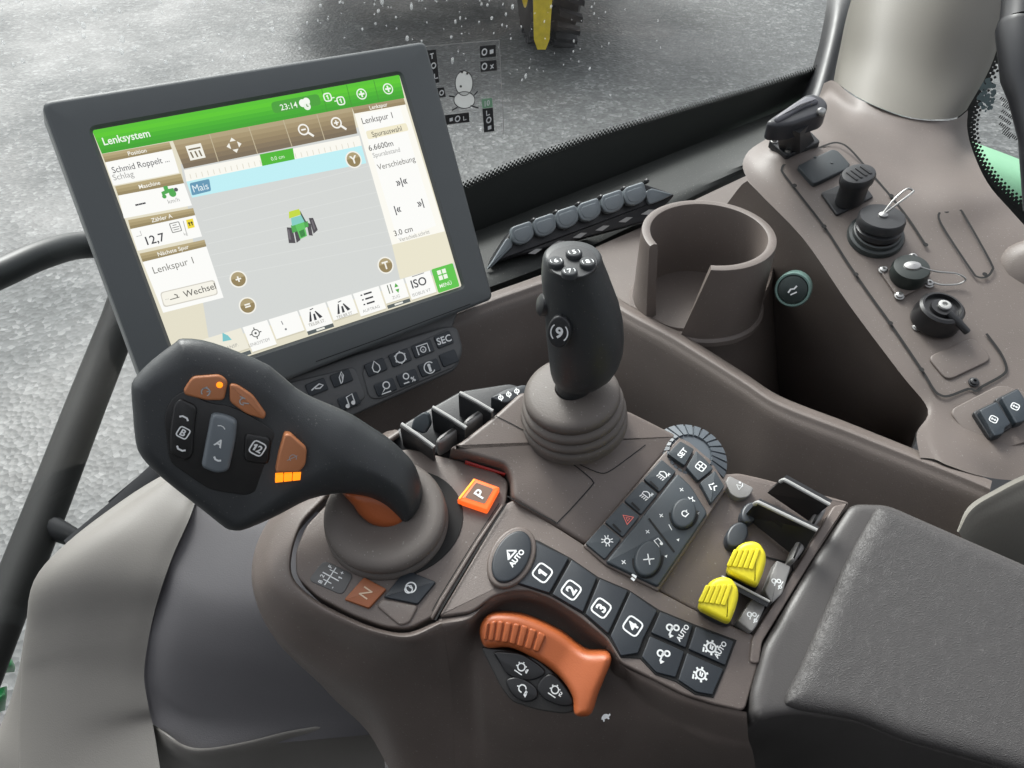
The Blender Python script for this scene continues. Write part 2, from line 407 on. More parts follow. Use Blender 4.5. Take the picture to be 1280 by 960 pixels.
def pillow(mb, pl, poly, step, R, skirt=.01, base=0, mi=0, mfun=None, back=False, H=None, warp=None):
    """rounded cushion over a 2-D outline; R: edge radius, or function (a,b)->R; H: rise (default R)"""
    poly = ccw(dense([tuple(p) for p in poly], step*.8))
    Rf = R if callable(R) else (lambda a, b: R)
    pts = list(poly); nb = len(poly)
    for d in (.06, .2, .42, .7):                      # rings near the edge for a clean rounding
        q = poly
        for (a, b) in q:
            pass
    xs = [p[0] for p in poly]; ys = [p[1] for p in poly]
    rings = []
    rmin = min(Rf(*p) for p in poly)
    for d in (.08, .25, .5, .8):
        for p in inset(poly, d*rmin):
            if inside(p, poly) and pdist(p, poly) > d*rmin*.8: pts.append(p)
    y = min(ys)+step*.5; row = 0
    while y < max(ys):
        x = min(xs)+(step*.5 if row % 2 else step*.25)
        while x < max(xs):
            if inside((x, y), poly) and pdist((x, y), poly) > rmin*.9: pts.append((x, y))
            x += step
        y += step*.866; row += 1
    res = delaunay_2d_cdt([Vector(p) for p in pts], [(i, (i+1) % nb) for i in range(nb)], [], 1, 1e-7)
    V2, _, FF = res[0], res[1], res[2]
    hs = []
    for p in V2:
        r = Rf(p.x, p.y); d = min(1, pdist(p, poly)/r); rise = (H if H is not None else r)
        h = base+rise*math.sqrt(max(0, 1-(1-d)**2))
        hs.append(h+(warp(p.x, p.y) if warp else 0))
    vs = [pl.w(p.x, p.y, h) for p, h in zip(V2, hs)]
    o = len(mb.v); mb.v += vs
    for f in FF:
        cx = sum(V2[i].x for i in f)/len(f); cy = sum(V2[i].y for i in f)/len(f)
        mb.f.append([i+o for i in f]); mb.m.append(mfun(cx, cy) if mfun else mi)
    wv = [(warp(a, b) if warp else 0) for a, b in poly]
    k = nb
    rr = [[pl.w(a, b, base+wv[i]) for i, (a, b) in enumerate(poly)], [pl.w(a, b, base-skirt+wv[i]) for i, (a, b) in enumerate(poly)]]
    if back:
        q = inset(poly, skirt*.5); rr.append([pl.w(a, b, base-skirt*1.5+wv[i]) for i, (a, b) in enumerate(q)])
    loft(mb, rr, mi, cap1=bool(back))
def screw(mb, p, n, r, mi=0):
    revolve(mb, p, n, [(r*1.3, 0), (r*1.3, r*.25), (r, r*.3), (r*.95, r*.8), (r*.6, r), (r*.4, r), (r*.35, r*.5), (0, r*.5)], 16, mi)

# ================================================================== OUTSIDE
GZ = -2.2
mb = MB(); mb.add([(-40, -20, GZ), (40, -20, GZ), (40, 70, GZ), (-40, 70, GZ)], [[0, 1, 2, 3]])
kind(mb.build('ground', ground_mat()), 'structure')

# parked machine far in front: only its lower part is in the picture
wc = P(690, 66, GZ)
t = thing('parked_tractor', 'dark parked machine with a yellow wheel centre, seen beyond the rain-dotted windscreen', 'tractor', (wc.x, wc.y, GZ))
def wheel(cx, cy, R, w, ax, name='wheel'):
    a = Vector((ax[0], ax[1], 0)).normalized(); m = MB(); c_ = Vector((cx, cy, GZ+R))
    prof = [(R*.55, -w*.5), (R*.8, -w*.55), (R*.96, -w*.45), (R, -w*.25), (R, w*.25), (R*.96, w*.45), (R*.8, w*.55), (R*.55, w*.5)]
    revolve(m, c_, a, prof, 40)
    for i in range(28):
        an = 2*math.pi*i/28; x, y, z = frame(a)
        dr = x*math.cos(an)+y*math.sin(an); tg = -x*math.sin(an)+y*math.cos(an)
        for sg in (-1, 1):
            q = [c_+dr*R*.985+z*sg*w*.02+tg*.02, c_+dr*R*.985+z*sg*w*.5+tg*.09, c_+dr*R*.985+z*sg*w*.5+tg*.14, c_+dr*R*.985+z*sg*w*.02+tg*.07]
            slab(m, [p+dr*.035 for p in q], .06)
    wo = m.build(name, RUB, t)
    m = MB(); revolve(m, c_, a, [(R*.56, -w*.5), (R*.5, -w*.42), (R*.45, -w*.1), (R*.2, -w*.05), (0.001, -w*.05)], 32)
    revolve(m, c_, a, [(R*.56, w*.5), (R*.5, w*.42), (R*.45, w*.1), (R*.2, w*.05), (0.001, w*.05)], 32)
    revolve(m, c_, a, [(R*.18, -w*.05), (R*.18, -w*.5), (R*.1, -w*.55), (0.001, -w*.55)], 20)
    m.build('rim', YPAINT, wo)
wheel(wc.x-.04, wc.y+.45, .58, .42, (1, .12))
m = MB(); slab(m, [Vector((wc.x-.14, wc.y-.16, GZ+.14)), Vector((wc.x-.07, wc.y-.16, GZ+.14)), Vector((wc.x-.04, wc.y-.16, GZ+.22)), Vector((wc.x-.02, wc.y-.16, GZ+.75)), Vector((wc.x-.19, wc.y-.16, GZ+.75)), Vector((wc.x-.17, wc.y-.16, GZ+.22))], -.16)
m.build('drop_leg', YPAINT, t)
m = MB()
bx = wc + Vector((-1.0, .6, 0))
def boxm(m, x0, x1, y0, y1, z0, z1, mi=0):
    vs = [(x, y, z) for z in (z0, z1) for y in (y0, y1) for x in (x0, x1)]
    m.add(vs, [[0, 2, 3, 1], [4, 5, 7, 6], [0, 1, 5, 4], [2, 6, 7, 3], [0, 4, 6, 2], [1, 3, 7, 5]], mi)
boxm(m, wc.x-2.6, wc.x+.7, wc.y+.75, wc.y+2.6, GZ+.55, GZ+2.4)
m.build('body', HEAT, t)

# green bodywork of this tractor outside the glass
m = MB(); patch(m, [[D(-60, 826, .86), D(-20, 820, .86), D(8, 818, .87), D(16, 826, .9)], [D(-60, 840, .85), D(-20, 836, .85), D(12, 832, .86), D(19, 834, .9)], [D(-60, 850, .87), D(-20, 846, .87), D(8, 841, .88), D(18, 840, .9)]], 4, 4)
patch(m, [[D(-60, 868, .86), D(-20, 866, .86), D(6, 858, .87), D(9, 860, .9)], [D(-60, 885, .85), D(-20, 884, .85), D(6, 872, .86), D(8, 874, .9)], [D(-60, 905, .87), D(-20, 903, .87), D(0, 890, .88), D(6, 888, .9)]], 4, 4)
tag(m.build('fender_trim', GREENP), 'green painted bodywork glimpsed at the far left edge below the black post', 'bodywork')
m = MB(); patch(m, [[D(1195, 170, 1.35), D(1240, 186, 1.32), D(1300, 208, 1.3), D(1400, 240, 1.3)], [D(1195, 195, 1.28), D(1240, 212, 1.25), D(1300, 238, 1.23), D(1400, 275, 1.23)], [D(1195, 300, 1.3), D(1240, 310, 1.26), D(1300, 330, 1.25), D(1400, 360, 1.25)]], 5, 5)
tag(m.build('green_fender', mat('green_fender_paint', (.2, .42, .26), .5)), 'pale green mudguard outside the right hand window', 'mudguard')

# ================================================================== WINDSCREEN
wd = Vector((.79, .61, 0)).normalized(); wn = Vector((.61, -.79, 0)).normalized()
WO = P(600, 250, -.03)
WP = Plane(WO, wn, wd)
ws = thing('windscreen', 'large rain-spotted windscreen with a black dotted border along its base', 'windscreen', WO)
m = MB(); tl = [WP.w(-1.1, -.35, -.002), WP.w(.83, -.35, -.002), WP.w(.83, 1.4, -.002), WP.w(-1.1, 1.4, -.002)]
m.add(tl, [[0, 1, 2, 3]]); m.build('glass', GLASS, ws, fix=False)
m = MB()
fr = [(480, 282), (530, 258), (580, 240), (640, 214), (700, 192), (760, 172), (820, 154), (880, 136), (940, 118), (985, 103), (1030, 88)]
top = [WP.loc(*p) for p in fr]; bot = [(a, -.12) for a, b in top]
for i in range(len(top)-1):
    q = [top[i], top[i+1], bot[i+1], bot[i]]; m.add([WP.w(a, b, .0) for a, b in q], [[0, 1, 2, 3]])
# dots
ln = [Vector(p) for p in cr([WP.loc(*p) for p in fr], 12)]
pitch = .0047; acc = 0; k = 0
for row in range(5):
    acc = 0; nxt = (row % 2)*pitch*.5; rr = (.0027, .0024, .00205, .0016, .0011)[row]
    for i in range(len(ln)-1):
        d = ln[i+1]-ln[i]; l = d.length; n = Vector((-d.y, d.x))/l
        while nxt < acc+l:
            p = ln[i]+d*((nxt-acc)/l)+n*(.0002+row*pitch*.53)
            fill(m, WP, ngon_c(p.x, p.y, rr, n=7), .0002, 0); nxt += pitch
        acc += l
m.build('frit', mat('frit_black', (.028, .031, .029), .5), ws, fix=False)
# raindrops
m = MB()
for i in range(1750):
    u = random.uniform(-150, 1010); v = -20+190*random.random()**3.2 if i < 1050 else random.uniform(-260, -20)
    if i < 1050 and random.random() < .25: v = random.uniform(-20, 240)
    if v > 45+.12*u*0 and random.random() < .45: continue
    if u > 760 and random.random() < .55: continue
    a, b = WP.loc(u, v)
    r = random.choice((.0005, .0006, .0008, .001, .0015))*random.uniform(.7, 1.15); ry = r*random.uniform(1, 1.7)
    n = 8; vs = []; fs = []
    for j, (f, h) in enumerate(((1, 0), (.75, .5), (.35, .8))):
        vs += [WP.w(a+r*f*math.cos(2*math.pi*q/n), b+ry*f*math.sin(2*math.pi*q/n), -.0025-h*r*.7) for q in range(n)]
    for j in range(2):
        for q in range(n): fs.append([j*n+q, j*n+(q+1) % n, (j+1)*n+(q+1) % n, (j+1)*n+q])
    fs.append([2*n+q for q in range(n)]); m.add(vs, fs)
def thin(name, col, f, gl_=.1):
    dm = bpy.data.materials.new(name); dm.use_nodes = True; nt = dm.node_tree; nt.nodes.remove(nt.nodes['Principled BSDF'])
    a_ = nt.nodes.new('ShaderNodeBsdfTransparent'); b_ = nt.nodes.new('ShaderNodeBsdfTranslucent'); b_.inputs[0].default_value = (*col, 1)
    c_ = nt.nodes.new('ShaderNodeBsdfDiffuse'); c_.inputs[0].default_value = (*col, 1); g_ = nt.nodes.new('ShaderNodeBsdfGlossy'); g_.inputs['Roughness'].default_value = .05
    x1, x2, x3 = (nt.nodes.new('ShaderNodeMixShader') for _ in range(3)); x1.inputs[0].default_value = .35; x2.inputs[0].default_value = f; x3.inputs[0].default_value = gl_
    L = nt.links.new; L(b_.outputs[0], x1.inputs[1]); L(c_.outputs[0], x1.inputs[2]); L(a_.outputs[0], x2.inputs[1]); L(x1.outputs[0], x2.inputs[2]); L(x2.outputs[0], x3.inputs[1]); L(g_.outputs[0], x3.inputs[2])
    L(x3.outputs[0], nt.nodes['Material Output'].inputs['Surface']); return dm
dm = thin('water_drop', (.6, .62, .63), .34)
kind(m.build('raindrops', dm, fix=False), 'stuff')

# transparent sticker with pictograms on the glass
FILM = bpy.data.materials.new('clear_film'); FILM.use_nodes = True; nt = FILM.node_tree; nt.nodes.remove(nt.nodes['Principled BSDF'])
t1 = nt.nodes.new('ShaderNodeBsdfTransparent'); d1 = nt.nodes.new('ShaderNodeBsdfDiffuse'); d1.inputs[0].default_value = (.5, .5, .5, 1)
mx = nt.nodes.new('ShaderNodeMixShader'); mx.inputs[0].default_value = .10
nt.links.new(t1.outputs[0], mx.inputs[1]); nt.links.new(d1.outputs[0], mx.inputs[2]); nt.links.new(mx.outputs[0], nt.nodes['Material Output'].inputs['Surface'])
m = MB(); H_ = .0005
fill(m, WP, pp(WP, [(505, 60), (624, 50), (630, 168), (540, 178)], H_), H_, 0)
pstroke(m, WP, [(505, 60), (624, 50), (630, 168)], 1.0, H_+.0002, 3)
def dbox(q, prints, hh=H_+.0003):
    fill(m, WP, pp(WP, q, hh), hh, 1)
    for (x, y, s_, st) in prints:
        I = Ink(m, WP, (x, y), s_*WP.px(x, y), 0, hh+.0002, 2)
        if st == 'o': I.circ(0, 0, .8, .4, 12)
        elif st == 'b': I.poly([(-.8, -.7), (.8, -.7), (.8, .7), (-.8, .7)])
        elif st == 'L': I.line([(-.6, .9), (-.6, -.8), (.8, -.8)], .4)
        else: I.text(st, 0, 0, 1.8, .03)
dbox([(599.5, 58), (619.5, 56), (620, 70.5), (600.5, 72.5)], [(605.5, 65, 4.5, 'o'), (614.5, 64.5, 3.6, 'b')])
dbox([(600.5, 77), (620.5, 75), (621.3, 88), (601, 90)], [(605.5, 83, 4.5, 'o'), (615, 82, 3.8, 'x')])
dbox([(534, 63), (545, 62), (549, 103), (539, 105)], [(540, 70, 3.5, 'T'), (542, 82, 4, 'o'), (545, 95, 3.5, 'L')])
dbox([(546.5, 110), (555, 109), (557.5, 121), (549, 122.5)], [(552, 116, 3.6, 'o')])
dbox([(556, 144), (586, 140.5), (587, 152.5), (558, 156)], [(564, 149.5, 3, 'b'), (572, 148.5, 4.2, 'o'), (581, 147.5, 3, 'L')])
fill(m, WP, pp(WP, [(602, 124), (615, 122.5), (616, 134), (603, 135.5)], H_+.0003), H_+.0003, 5)
Ink(m, WP, (609, 129), 4*WP.px(609, 129), 0, H_+.0005, 2).text('10', 0, 0, 1.7, .02)
dbox([(603, 136), (616, 134.5), (618, 164), (605, 165.5)], [(610, 141, 3.6, 'L'), (611, 150, 4.2, 'o'), (612, 159.5, 3.4, 'b')])
for (cx, cy, rx, ry) in ((580, 104, 11, 15.5), (580.5, 125, 13, 10.5)):
    q = [(cx+rx*math.cos(a), cy+ry*math.sin(a)) for a in (2*math.pi*i/26 for i in range(26))]
    fill(m, WP, pp(WP, q, H_+.0003), H_+.0003, 4); pstroke(m, WP, q, 1.1, H_+.0005, 1, True)
for (cx, cy) in ((577.5, 90), (584, 92), (576, 108)):
    fill(m, WP, pp(WP, [(cx+1.6*math.cos(a), cy+1.6*math.sin(a)) for a in (2*math.pi*i/8 for i in range(8))], H_+.0006), H_+.0006, 1)
for q in ([(568, 121), (561, 120)], [(593, 119), (597, 114)], [(572, 134), (565, 138)], [(588, 132), (598, 135)]): pstroke(m, WP, q, 1.6, H_+.0004, 1)
tag(m.build('window_sticker', [FILM, BLACK, WHITE, RIM, thin('film_white', (.30, .31, .31), .8, .02), mat('film_green', (.2, .4, .25), .5)], fix=False),
    'clear sticker with small black pictogram boxes and two outlined ovals on the windscreen', 'sticker')

# black shelf below the windscreen
m = MB()
patch(m, [[WP.w(-.30, -.03, .004), WP.w(0, -.03, .004), WP.w(.25, -.03, .004), WP.w(.50, -.03, .004), WP.w(.62, -.03, .004)],
          [P(560, 330, -.045), P(680, 290, -.045), P(800, 240, -.045), P(900, 205, -.045), P(960, 185, -.03)],
          [P(540, 395, -.055), P(690, 338, -.055), P(803, 284, -.055), P(925, 222, -.055), P(990, 190, -.05)],
          [P(540, 410, -.16), P(690, 350, -.16), P(803, 296, -.16), P(925, 234, -.16), P(990, 200, -.16)]], 6, 5)
tag(m.build('dashboard_shelf', DASH), 'matt black shelf running under the windscreen behind the cup holder', 'dashboard')

# rail with six grey flaps standing on the shelf
d0, d1 = P(612, 335, -.045), P(840, 238, -.045)
rl = thing('socket_rail', 'black rail carrying a row of six grey rounded flaps below the windscreen', 'socket rail', d0)
ax = (P(806, 250, -.03)-P(640, 305, -.03)).normalized()
RP = Plane(P(640, 305, -.02), Vector((.25, -.75, .62)), ax)
m = MB()
prism(m, RP, pp(RP, [(611, 332), (640, 287), (802, 228), (845, 243), (815, 275), (640, 322)], -.012, .004), -.03, -.012, .002)
m.build('rail', BLACK, rl)
m = MB()
prism(m, RP, pp(RP, [(608, 338), (634, 297), (641, 300), (641, 308), (616, 333)], -.008, .003), -.012, -.008, .001)
m.build('end_bracket', TABM, rl)
m = MB()
prism(m, RP, pp(RP, [(806, 240), (815, 235), (842, 243), (828, 250), (812, 256)], -.008, .003), -.012, -.008, .001)
m.build('end_bracket', TABM, rl)
fl = [(654, 292), (682, 282), (710, 272), (738, 263), (767, 252.5), (795, 243)]
for (u, v) in fl:
    m = MB(); sx, sy = 15, 12
    q = [(u-15, v-8), (u+10, v-16.5), (u+14.5, v+1), (u+9, v+9), (u-1, v+14), (u-10, v+12.5), (u-14.5, v+6)]
    prism(m, RP, pp(RP, q, -.004, .0035), -.011, -.004, .0015)
    q2 = [(u-11, v-4), (u+8, v-10.5), (u+10.5, v+0), (u+6, v+7), (u-1, v+10), (u-8, v+8.5), (u-11, v+3)]
    prism(m, RP, pp(RP, q2, -.0034, .003), -.004, -.0034, .0004)
    m.build('flap', TABM, rl)
for i, (u, v) in enumerate(fl):
    m = MB(); fill(m, RP, pp(RP, [(u+6, v+25), (u+16, v+19), (u+24, v+19), (u+15, v+25.5)], -.0110), -.0110, 0); m.build('slot', RIM, rl)  # pale wedge: light reflected at the slot, put into its colour
    m = MB(); a = RP.hit(u+14 if i < 6 else u, v-17, -.006); revolve(m, a, RP.N, [(.0022, -.006), (.0022, 0), (.0012, .0012), (0, .0014)], 10); m.build('rivet', BLACK, rl)

# black tubes seen through the glass at the left
m = MB(); tube(m, cr([D(-420, 480, .62), D(-220, 428, .71), D(-70, 372, .80), D(0, 342, .84), D(55, 318, .88), D(110, 306, .93), D(200, 312, .98), D(330, 330, 1.02)], 6), .0155, 16)
tag(m.build('grab_rail', mat('rail_black', (.013, .016, .017), .45)), 'bent black tube running to the left edge behind the monitor', 'rail')
t = thing('black_post', 'slanted black post with a short bracket at the lower left of the window', 'post', D(-60, 900, .68))
m = MB(); tube(m, [D(185, 300, .90), D(150, 400, .87), D(110, 500, .83), D(62, 625, .78), D(12, 750, .73), D(-70, 960, .66)], [.019, .019, .019, .019, .0185, .018], 14)
m.build('tube', mat('post_black', (.008, .0085, .008), .6, grain=.2), t)
m = MB(); tube(m, [D(40, 645, .765), D(70, 662, .765), D(92, 672, .77)], [.012, .011, .009], 12); m.build('bracket', BLACK, t)
m = MB(); slab(m, [D(88, 686, .665), D(150, 634, .68), D(205, 583, .69), D(215, 596, .69), D(150, 646, .68), D(94, 694, .665)], .01)
slab(m, [D(140, 626, .70), D(198, 578, .71), D(203, 585, .71), D(143, 636, .70)], .01)
tag(m.build('wiper_blade', BLACK), 'thin black double strip along the rim of the pale grey moulding', 'trim strip')

# ================================================================== RIGHT HAND PILLAR AND WINDOW
t = thing('corner_pillar', 'beige rounded corner pillar rising from the side console, black seal on its left', 'pillar', D(1130, 150, .95))
m = MB()
patch(m, [[D(1170, -330, 1.02), D(1178, -325, .95), D(1215, -318, .90), D(1280, -310, .88), D(1330, -300, .92), D(1345, -296, 1.02)],
          [D(1105, -120, .96), D(1112, -110, .88), D(1150, -100, .84), D(1220, -85, .82), D(1275, -70, .86), D(1290, -66, .95)],
          [D(1064, 0, .94), D(1070, 4, .87), D(1105, 12, .81), D(1180, 22, .79), D(1245, 26, .83), D(1258, 24, .92)],
          [D(1050, 60, .92), D(1057, 66, .85), D(1092, 78, .79), D(1160, 92, .77), D(1222, 90, .81), D(1238, 84, .9)],
          [D(1042, 100, .89), D(1049, 106, .82), D(1085, 128, .758), D(1140, 147, .738), D(1190, 148, .763), D(1208, 138, .85)]], 6, 6)
m.build('cover', BEIGE, t)
m = MB()
patch(m, [[D(1078, -330, 1.18), D(1094, -328, 1.16), D(1116, -328, 1.15), D(1122, -328, 1.17)], [D(1040, -60, 1.10), D(1056, -58, 1.08), D(1078, -58, 1.07), D(1084, -58, 1.09)], [D(1031, 20, 1.06), D(1044, 22, 1.03), D(1062, 24, 1.03), D(1070, 26, 1.06)],
          [D(1014, 90, 1.03), D(1026, 92, .99), D(1044, 98, .99), D(1056, 106, 1.04)], [D(992, 140, 1.0), D(1010, 140, .96), D(1032, 140, .96), D(1045, 140, 1.0)]], 4, 6)
m.build('seal', BLACK, t)

RWP = Plane(D(1240, 170, 1.05), Vector((-.75, -.62, .2)), Vector((.62, -.75, 0)))
t = thing('side_window', 'right hand window pane with black dotted border and small printed label', 'window', D(1240, 250, 1.05))
m = MB(); m.add([RWP.hit(1150, -150), RWP.hit(1420, -150), RWP.hit(1420, 420), RWP.hit(1150, 420)], [[0, 1, 2, 3]]); m.build('glass', GLASS, t, fix=False)
m = MB()
edge = [(1252, 42), (1236, 72), (1226, 98), (1214, 122), (1206, 150), (1206, 172), (1211, 192), (1222, 213), (1236, 232), (1256, 252), (1282, 272), (1320, 300)]
ins = [(1240, 42), (1228, 66), (1216, 92), (1204, 120), (1196, 150), (1195, 176), (1196, 215), (1206, 245), (1220, 270), (1242, 292), (1270, 312), (1300, 340)]
for i in range(len(edge)-1): m.add([RWP.hit(*edge[i], .001), RWP.hit(*edge[i+1], .001), RWP.hit(*ins[i+1], .001), RWP.hit(*ins[i], .001)], [[0, 1, 2, 3]])
ln = [Vector(p) for p in cr([RWP.loc(*p, .001) for p in edge], 10)]
for row in range(5):
    acc = 0; pt = .0072; nxt = (row % 2)*pt*.5; rr = (.0041, .0038, .0033, .0026, .0018)[row]
    for i in range(len(ln)-1):
        d = ln[i+1]-ln[i]; l = d.length; n = Vector((-d.y, d.x))/l
        while nxt < acc+l:
            p = ln[i]+d*((nxt-acc)/l)+n*(.0004+row*pt*.55)
            fill(m, RWP, ngon_c(p.x, p.y, rr, n=8), .0012, 0); nxt += pt
        acc += l
m.build('frit', mat('frit_black_side', (.008, .009, .009), .5), t, fix=False)
m = MB(); px_ = RWP.px(1260, 150)
for (u, v, s_, w_) in ((1259, 128, 1, 8), (1262, 136, 1, 8), (1261, 144, 1, 9), (1258, 151, 1, 7), (1258, 160, .8, 6), (1262, 167, .8, 9), (1262, 171, .6, 5)):
    I = Ink(m, RWP, (u, v), 3.4*RWP.px(u, v), -16, .0012, 0)
    for k in range(w_): I.poly([(-3+k*.75, -.6), (-3+k*.75+.4, -.6), (-3+k*.75+.4, .6*(.6+.4*((k*7) % 3)/2)), (-3+k*.75, .6)])
m.build('label_print', BLACK, t, fix=False)
m = MB()
for i in range(60):
    a = random.uniform(0, 6.28); r = random.uniform(0, 1)**.6
    u, v = 1233+13*r*math.cos(a)*.8, 118+22*r*math.sin(a); fill(m, RWP, ngon_c(*RWP.loc(u, v, .0016), random.uniform(.001, .0035), n=8), .0016+i*1e-5, 0)
m.build('dirt_smear', mat('smear', (.10, .14, .15), .5), t, fix=False)
t = thing('belt_bracket', 'black upright bracket at the top right corner in front of the side window', 'bracket', D(1275, 180, .72))
m = MB()
tube(m, [D(1285, -60, .74), D(1279, 0, .735), D(1276, 30, .73)], .0175, 16)
tube(m, [D(1276, 30, .73), D(1275, 34, .73), D(1278, 95, .725), D(1286, 120, .72), D(1296, 170, .715), D(1302, 260, .71)], [.019, .02, .0175, .016, .0145, .014], 16)
m.build('bar', mat('bracket_black', (.010, .011, .014), .4), t)

# ================================================================== SIDE CONSOLE (right of the armrest)
PP = Plane(P(1170, 492, -.02), Vector((-.10, -.32, .93)), Vector((.85, .45, .2)))
sc = thing('side_console', 'taupe moulded side console with storage tray, connector panel and flared pillar foot', 'console', P(1100, 540, -.2))
def pq(u, v): return PP.hit(u, v)
m = MB()
rows = [[D(1030, 104, .86), D(1042, 101, .83), D(1062, 117, .785), D(1085, 129, .76), D(1138, 148, .74), D(1190, 150, .765), D(1210, 138, .85)],
        [D(1022, 124, .85), D(1034, 120, .82), D(1058, 138, .77), D(1084, 149, .745), D(1135, 167, .725), D(1188, 170, .75), D(1209, 160, .84)],
        [D(1004, 146, .785), D(1016, 142, .755), D(1046, 158, .725), D(1078, 176, .706), D(1132, 200, .688), D(1190, 202, .705), D(1215, 186, .79)],
        [D(962, 171, .715), pq(985, 180), pq(1035, 182), pq(1078, 208), pq(1130, 238), pq(1196, 240), D(1234, 228, .664)],
        [D(932, 194, .70), pq(962, 206), pq(1016, 220), pq(1080, 262), pq(1140, 292), pq(1208, 290), D(1268, 268, .632)],
        [pq(936, 226), pq(978, 242), pq(1030, 268), pq(1090, 312), pq(1150, 345), pq(1224, 352), D(1312, 318, .607)],
        [pq(1003, 297), pq(1038, 312), pq(1076, 338), pq(1124, 374), pq(1184, 408), pq(1250, 408), pq(1350, 384)],
        [pq(1062, 382), pq(1094, 390), pq(1120, 410), pq(1156, 440), pq(1208, 462), pq(1268, 456), pq(1370, 440)],
        [pq(1125, 466), pq(1140, 460), pq(1156, 472), pq(1186, 490), pq(1224, 500), pq(1280, 494), pq(1380, 486)],
        [pq(1160, 512), pq(1166, 507), pq(1176, 512), pq(1200, 526), pq(1236, 534), pq(1290, 528), pq(1390, 530)],
        [P(1146, 541, -.024), P(1156, 544, -.024), P(1172, 550, -.024), P(1206, 562, -.026), P(1250, 568, -.030), P(1310, 560, -.030), P(1400, 575, -.03)],
        [P(1150, 572, -.026), P(1168, 574, -.026), P(1186, 582, -.026), P(1222, 594, -.030), P(1262, 600, -.036), P(1330, 600, -.036), P(1410, 620, -.036)]]
patch(m, rows, 6, 5)
m.build('top_cover', TAUPE2, sc)
# tray wall below the sloped edge, tray floor
m = MB()
edge = [(934, 226), (1003, 297), (1062, 382), (1125, 466), (1160, 512)]
r0 = [pq(*e) for e in edge]+[P(1144, 542, -.0235)]
bz = -.215
b2 = [P(850, 330, -.14), P(900, 430, -.18), P(955, 500, bz), P(1040, 560, bz), P(1120, 575, bz), P(1120, 620, bz)]
r1 = [a.lerp(b, .12)+Vector((0, 0, .004)) for a, b in zip(r0, b2)]; r2 = [a.lerp(b, .5) for a, b in zip(r0, b2)]
patch(m, [r0, r1, r2, b2], 6, 5)
m.build('tray_wall', TAUPE2, sc)
lip = [(330, 500), (470, 436), (540, 404), (600, 380), (650, 362), (700, 347), (740, 354), (775, 384), (842, 421), (925, 473), (973, 504), (1055, 536), (1105, 556), (1150, 574), (1205, 596), (1238, 610)]
zs = [-.03]*6+[-.03]+[-.028]*9
L0 = [P(u+2, v-9, z-.004) for (u, v), z in zip(lip, zs)]
L1 = [P(u+1, v-4, z) for (u, v), z in zip(lip, zs)]
L2 = [P(u, v, z+.001) for (u, v), z in zip(lip, zs)]
L3 = [P(u-1, v+7, z-.0015) for (u, v), z in zip(lip, zs)]
L4 = [p+Vector((0.0, -.010, -.016)) for p in L3]
L5 = [p+Vector((0.0, -.035, -.10)) for p in L3]
L6 = [p+Vector((0.0, -.05, -.30)) for p in L3]
m = MB(); patch(m, [L0, L1, L2, L3, L4, L5, L6], 5, 5); m.build('front_wall', TAUPE2, sc)
m = MB()   # tray inside and floor
ti = lip[7:14]
I0 = [P(u+2, v-8, -.031) for u, v in ti]; I1 = [p+Vector((.006, .008, -.03)) for p in I0]; I2 = [p+Vector((.012, .016, -.12)) for p in I0]
fl_ = [P(870, 330, -.215), P(905, 350, -.215), P(945, 400, -.215), P(980, 450, -.215), P(1010, 480, -.215), P(1080, 545, -.215), P(1130, 580, -.215)]
patch(m, [I0, I1, I2, [ (a*.5+b*.5) for a, b in zip(I2, fl_)], fl_], 4, 4); m.build('tray', TAUPE2, sc)
m = MB(); m.add([(-.16, .36, -.235), (.50, .36, -.235), (.52, .85, -.235), (-.16, .85, -.235), (-.16, .36, -.25), (.50, .36, -.25), (.52, .85, -.25), (-.16, .85, -.25)], [[0, 1, 2, 3], [7, 6, 5, 4], [0, 4, 5, 1], [1, 5, 6, 2], [2, 6, 7, 3], [3, 7, 4, 0]]); m.build('base_tray', BLACK, sc)
m = MB()   # ledge between lip and shelf
patch(m, [[P(525, 402, -.034), P(600, 371, -.034), P(690, 338, -.034), P(745, 309, -.034), P(806, 282, -.034), P(860, 254, -.034), P(945, 214, -.034)],
          [P(530, 412, -.034), P(615, 374, -.034), P(700, 343, -.034), P(746, 340, -.034), P(800, 340, -.034), P(880, 330, -.034), P(960, 270, -.034)],
          [P(470, 432, -.034), P(600, 378, -.034), P(702, 345, -.034), P(742, 352, -.034), P(778, 382, -.034), P(845, 419, -.034), P(935, 400, -.04)]], 6, 5)
m.build('ledge', TAUPE2, sc)
# rocker tray recess
m = MB(); RKP = Plane(PP.hit(1235, 525), PP.N, Vector((.85, .45, .1)))
q = pp(RKP, [(1186, 513), (1250, 480), (1310, 500), (1330, 538), (1234, 568), (1222, 563)], .0012, .006)
prism(m, RKP, q, -.01, .0016, .001); m.build('switch_frame', TAUPE2, sc)
# panel seams (real gaps, dark)
m = MB(); hh = .0014
def seam(px, w=3.0, closed=False, sm=4): pstroke(m, PP, px, w, hh, 0, closed, sm)
seam([(1157, 306), (1136, 274), (1114, 246), (1085, 212), (1063, 187), (1050, 179), (1036, 180), (1008, 192), (984, 203), (977.5, 211), (983, 222), (1030, 283), (1060, 329), (1089, 371), (1112, 403), (1152, 462), (1166, 485), (1174, 493), (1186, 495), (1211, 486), (1220, 489), (1228, 483), (1253, 469), (1258, 459), (1250, 440), (1233, 417)])
hh = .0024
seam([(1176, 264), (1186, 259), (1199, 262), (1206, 270), (1238, 327), (1240, 338), (1233, 346), (1222, 346), (1213, 336), (1176, 279)], 2.6, True)
for (u, v) in ((993, 232), (1030, 283), (1070, 343), (1113, 404), (1152, 462), (1114, 245), (1085, 212), (1157, 306), (1183, 264), (1231, 343)):
    q = ngon_c(*PP.loc(u, v, hh), 3.2*PP.px(u, v), n=8); fill(m, PP, q, hh+.0002, 0)
